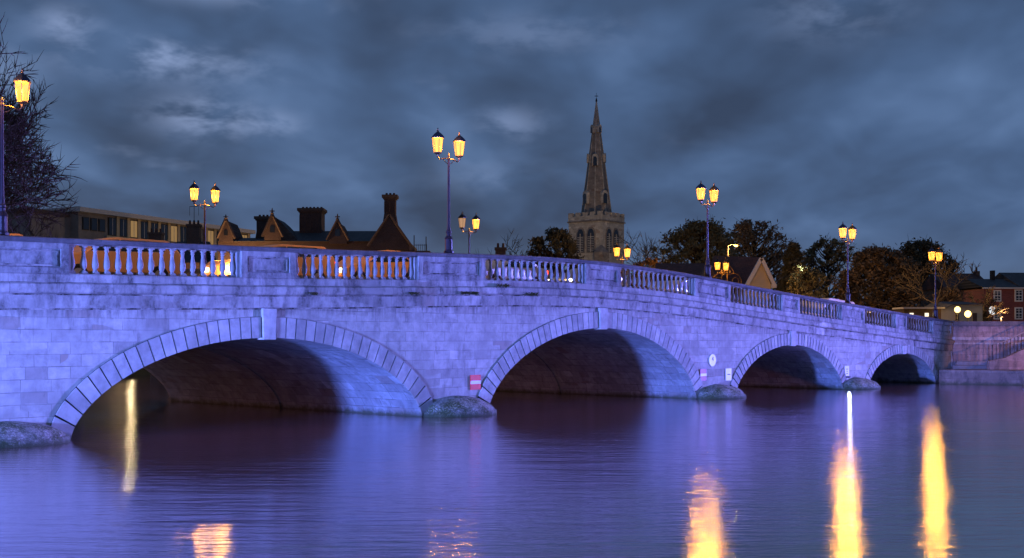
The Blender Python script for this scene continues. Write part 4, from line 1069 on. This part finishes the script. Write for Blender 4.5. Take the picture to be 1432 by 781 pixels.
# low lit building with pale gable
lh = empty('low_building', P(1320, 455, 118), 0, 'low pale building lit yellow by the globe lamps behind the quay wall', 'house')
z0 = 3.3 - lh.location.z; k6 = 118 / F
def lx(x): return (x - 1320) * k6
def lz(y): return (455 - y) * k6
MB().prism([(lx(1316), lz(433)), (lx(1331), lz(427)), (lx(1374), lz(427)), (lx(1374), z0), (lx(1316), z0)], 0, .3, 'y').build('wall', M['render'], lh)
MB().add([(lx(1314), -.3, lz(434)), (lx(1331), -.3, lz(426.2)), (lx(1376), -.3, lz(426.2)), (lx(1376), 5, lz(420)), (lx(1331), 5, lz(420)), (lx(1316), 5, lz(428))], [(0, 1, 4, 5), (1, 2, 3, 4)]).build('roof', M['slate'], lh)
MB().add([(lx(1316), .3, z0), (lx(1374), .3, z0), (lx(1374), 5, z0), (lx(1316), 5, z0), (lx(1316), .3, lz(433)), (lx(1374), .3, lz(428)), (lx(1374), 5, lz(428)), (lx(1316), 5, lz(433))], [(0, 1, 5, 4), (1, 2, 6, 5), (2, 3, 7, 6), (3, 0, 4, 7), (4, 5, 6, 7)]).build('rear_wall', M['concrete'], lh)
for (a, b_) in ((1336, 1341), (1360, 1366)): MB().box(lx(a), lx(b_), -.05, -.003, z0, lz(438)).build('door', M['brick_dark'], lh)
# small shopfront lights beyond the right balusters
sf = empty('kiosk', P(1290, 447, 105), 0, 'tiny kiosk with small white lights between the trees', 'kiosk')
MB().box(-1.6, 1.6, 0, 2.5, 3.3 - sf.location.z, .9).build('wall', M['brick_dark'], sf)
MB().box(-1.8, 1.8, -.4, 2.6, .901, 1.05).build('roof', M['fascia'], sf)
for xx in (-1.1, .2, .9): MB().box(xx, xx + .32, -.05, -.003, .25, .55).build('light_panel', emit('panel_light', (1, .85, .6), 1.6), sf)

# ------------------------------------------------------------------ trees
RMIN = .026
def grow(mb, p, d, L_, r_, lev, rnd, tips, up=.12, wob=.25, kids=(3, 4), ratio=.68, minseg=3, seg_n=5, limb=None):
    n_ = 4 if lev > 2 else (3 if lev > 1 else 2)
    pts = [Vector(p)]; rads = [r_]; cur = Vector(p); dd = Vector(d).normalized()
    for i in range(n_):
        dd = (dd + Vector((rnd.gauss(0, wob), rnd.gauss(0, wob), rnd.gauss(0, wob * .7) + up)) * .5).normalized()
        cur = cur + dd * (L_ / n_); pts.append(cur.copy()); rads.append(r_ * (1 - .45 * (i + 1) / n_) if lev > 0 else r_ * (1 - .8 * (i + 1) / n_))
    tgt = limb if (limb is not None and lev >= 4) else mb
    tgt.tube(pts, rads, 7 if lev > 3 else (5 if lev > 2 else 3))
    if lev <= 0: tips.append(cur); return
    k_ = rnd.randint(*kids)
    for i in range(k_):
        t = rnd.uniform(.35, 1.0) if i < k_ - 1 else 1.0
        j = min(n_ - 1, int(t * n_)); q = pts[j].lerp(pts[j + 1], t * n_ - j if t < 1 else 1)
        ax = Vector((rnd.gauss(0, 1), rnd.gauss(0, 1), rnd.gauss(0, .5))).normalized()
        ndir = (dd * .75 + ax * (.75 if i < k_ - 1 else .35)).normalized()
        grow(mb, q, ndir, L_ * ratio * rnd.uniform(.75, 1.15), max(RMIN, rads[j + 1] * .68), lev - 1, rnd, tips, up, wob, kids, ratio, limb=limb)
def bare_tree(x, y, z, h_, seed, label, lev=6, lean=(0, 0, 1), kids=(3, 4), up=.10, r0=None, name='bare_tree', L0=.27, wide=1.0):
    rnd = random.Random(seed); r = empty(name, (x, y, z), 0, label, 'tree'); limb = MB(); mb = MB(); tips = []
    grow(mb, (0, 0, -.2), lean, h_ * L0, r0 or h_ * .022, lev, rnd, tips, up, .22, kids, .72, limb=limb)
    k_ = h_ / max(v[2] for v in mb.v)
    for q in (limb, mb): q.v = [(v[0] * k_ * wide, v[1] * k_ * wide, v[2] * k_) for v in q.v]
    limb.build('trunk', M['bark'], r); mb.build('branches', M['bark'], r); return tips, r
def leafy_tree(x0, x1, ytop, d, seed, label, m='leaf_olive', zb=3.3, clusters=60, lpc=70, leaf=.26, ybot=None, crownbot=.25, name='leafy_tree', shape=1.0, spread=1.0, cone=False):
    a = P(x0, ytop, d); b_ = P(x1, ytop, d); cx_ = (a.x + b_.x) / 2; rw = (b_.x - a.x) / 2 * .95; H_ = a.z - zb
    clusters = int(clusters * 2.1); lpc = int(lpc * .72); rnd = random.Random(seed); r = empty(name, (cx_, d, zb), 0, label, 'tree')
    tr = MB(); lf = MB(); br = MB()
    zc0 = H_ * crownbot; ch_ = H_ - zc0
    tr.tube([(0, 0, -.3), (rnd.uniform(-.2, .2), 0, H_ * .3), (rnd.uniform(-.4, .4), rnd.uniform(-.4, .4), H_ * .7)], [H_ * .025, H_ * .018, H_ * .007], 8)
    lob = [(rnd.uniform(0, 6.28), rnd.uniform(.75, 1.12)) for _ in range(7)]
    for i in range(clusters):
        t = (i + .5) / clusters; t = t ** .7
        if cone: rad = (1 - t) ** .8 * 1.0 + .04
        else: rad = (.72 + .28 * min(1, t * 3)) * max(0, 1 - t ** 2.6) ** .5 * shape + .06
        a_ = rnd.uniform(0, 2 * math.pi); lobf = 1 + .18 * math.sin(a_ * 3 + seed) + .14 * math.sin(t * 9 + seed * 2 + a_)
        rr_ = rw * rad * lobf * (rnd.uniform(.3, 1) ** .4)
        c_ = Vector((rr_ * math.cos(a_), rr_ * math.sin(a_) * .9, zc0 + ch_ * t * .96))
        cr = rnd.uniform(.4, 1.2) * max(.6, rw * .155) * spread
        st = Vector((0, 0, max(H_ * .18, c_.z - rr_ * .7 - .5)))
        mid = st.lerp(c_, .55) + Vector((0, 0, -.3))
        br.tube([st, mid, c_], [H_ * .009, H_ * .005, .03], 4)
        for q in range(4):
            e_ = c_ + Vector((rnd.gauss(0, cr * .8), rnd.gauss(0, cr * .8), rnd.gauss(0, cr * .6)))
            br.tube([mid.lerp(c_, .5), e_], [.04, .015], 3)
        for j in range(lpc):
            v = Vector((rnd.gauss(0, 1), rnd.gauss(0, 1), rnd.gauss(0, .75))) * cr * .52
            pz = c_ + v; s_ = leaf * rnd.uniform(.5, 1.3)
            e1 = Vector((rnd.gauss(0, 1), rnd.gauss(0, 1), rnd.gauss(0, 1))).normalized(); e2 = e1.orthogonal().normalized()
            lf.add([pz - e1 * s_, pz - e2 * s_ * .5, pz + e1 * s_, pz + e2 * s_ * .5], [(0, 1, 2, 3)])
    tr.build('trunk', M['bark'], r); br.build('branches', M['bark'], r); lf.build('crown', M[m], r); return r
# the bare tree on the island, left edge
tips, bt_ = bare_tree(-39.5, 85, 1.0, 23.0, 21, 'large bare tree with a fine mesh of twigs at the left edge', 7, (.08, 0, 1), (4, 4), .03, .48, wide=.66)
leafy_tree(728, 826, 319, 150, 5, 'dark evergreen tree left of the church tower', 'leaf_dark', clusters=70, lpc=75, leaf=.24, crownbot=.2, name='evergreen_tree')
bare_tree((908 - 716) / F * 158, 158, 3.3, 14.0, 8, 'bare spindly tree right of the church tower', 5, (0, 0, 1), (3, 4), .12, .2)
bare_tree((744 - 716) / F * 158, 158, 3.3, 14.0, 9, 'thin bare tree behind the evergreen left of the church', 5, (-.1, 0, 1), (3, 3), .12, .16)
leafy_tree(868, 948, 361, 140, 11, 'low rusty bush behind the lanterns under the church tower', 'leaf_rust', clusters=34, lpc=60, leaf=.2, crownbot=.1, name='bush')
leafy_tree(916, 1046, 309, 165, 12, 'big olive brown tree standing left of the sodium light', 'leaf_olive', clusters=110, lpc=62, leaf=.28, name='leafy_tree')
leafy_tree(992, 1118, 307, 172, 13, 'broad thinning brown tree behind the pale gable', 'leaf_brown', clusters=80, lpc=45, leaf=.27)
leafy_tree(1072, 1146, 338, 150, 14, 'dark pointed conifer left of the white street light', 'leaf_dark', clusters=80, lpc=60, leaf=.24, cone=True, name='conifer_tree', crownbot=.1)
leafy_tree(1108, 1206, 332, 158, 15, 'thin leaved tree right of the white street light', 'leaf_olive', clusters=55, lpc=50, leaf=.24)
leafy_tree(1166, 1286, 345, 145, 16, 'wide russet tree behind the fourth lamp post', 'leaf_brown', clusters=120, lpc=62, leaf=.25, crownbot=.08)
leafy_tree(1232, 1344, 336, 168, 17, 'tall dark rounded tree behind the russet one', 'leaf_dark', clusters=110, lpc=70, leaf=.27, crownbot=.1)
bare_tree((1308 - 716) / F * 120, 120, 3.3, 9.0, 18, 'slim bare tree beside the last lamp post', 5, (0, 0, 1), (3, 4), .12, .12)
bare_tree((1366 - 716) / F * 125, 125, 3.3, 5.0, 19, 'thin bare tree in front of the dark roofed house', 5, (0, 0, 1), (3, 4), .12, .10)
leafy_tree(1094, 1160, 372, 128, 22, 'low green tree lit by the white street light', 'leaf_olive', clusters=40, lpc=60, leaf=.2, crownbot=.05)
leafy_tree(1366, 1383, 428, 130, 23, 'small dark rounded shrub left of the oval sign', 'leaf_dark', clusters=16, lpc=60, leaf=.12, crownbot=.05, name='shrub')
leafy_tree(1306, 1352, 402, 130, 24, 'dim brown shrubby tree right of the last lamp post', 'leaf_brown', clusters=30, lpc=50, leaf=.2, crownbot=.1)
# distant wooded skyline to close the horizon
rnd = random.Random(3); mb = MB()
for i in range(9000):
    x_ = rnd.uniform(-260, 330); hgt = 5.0 + 3.5 * math.sin(x_ * .05) * math.sin(x_ * .017 + 1) + rnd.uniform(-1, 1)
    p_ = Vector((x_, 330 + rnd.uniform(0, 25), 3.3 + rnd.uniform(0, 1) ** .7 * max(2, hgt)))
    e1 = Vector((rnd.gauss(0, 1), rnd.gauss(0, 1), rnd.gauss(0, 1))).normalized(); e2 = e1.orthogonal().normalized()
    mb.add([p_ - e1, p_ - e2, p_ + e1, p_ + e2], [(0, 1, 2, 3)])
tag(mb.build('distant_woods', M['leaf_dark']), 'far dark line of trees closing the horizon', 'trees', None, 'stuff')
# added lamp, unseen beyond the right edge, puts warm light on the quay wall
r = empty('street_light', (37.5, 64, 3.3), 0, 'added lamp just outside the right edge lighting the quay wall', 'street light')
MB().tube([(0, 0, -3), (0, 0, 2.3)], [.09, .06], 8).build('pole', M['iron'], r)
MB().lathe([(.06, 2.3), (.22, 2.35), (.02, 2.5)], seg=10).build('head', M['iron'], r)
spot('quay_wall_fill', (37.4, 64.3, 5.2), (32.2, 78.6, 1.6), 5200, (1, .40, .30), 36, .8, .15)
# added lamps, unseen behind the parapet, to brighten church, buildings and trees
for (x, d, z, pw, lab) in ((868, 170, 9.0, 15000, 'added lamp hidden behind the parapet in front of the church tower'),
                           (440, 108, 8.8, 500, 'added lamp hidden behind the parapet in front of the gabled building'),
                           (335, 128, 8.6, 4500, 'added lamp hidden behind the parapet in front of the office block'),
                           (985, 128, 8.0, 8000, 'added lamp hidden behind the parapet before the big olive tree'),
                           (1215, 118, 5.6, 4000, 'added lamp hidden behind the parapet before the russet tree'),
                           (1400, 122, 5.2, 1200, 'added low lamp hidden behind the quay wall before the red house')):
    xx = (x - 716) / F * d
    r = empty('street_light', (xx, d, 3.3), 0, lab, 'street light')
    MB().tube([(0, 0, 0), (0, 0, z - 3.6)], [.09, .06], 8).build('pole', M['iron'], r)
    MB().lathe([(.06, z - 3.6), (.22, z - 3.55), (.02, z - 3.45)], seg=10).build('head', M['iron'], r)
    bulb((xx, d - .35, z - .3), pw, (1, .66, .38) if x == 868 else (1, .55, .22), .2)
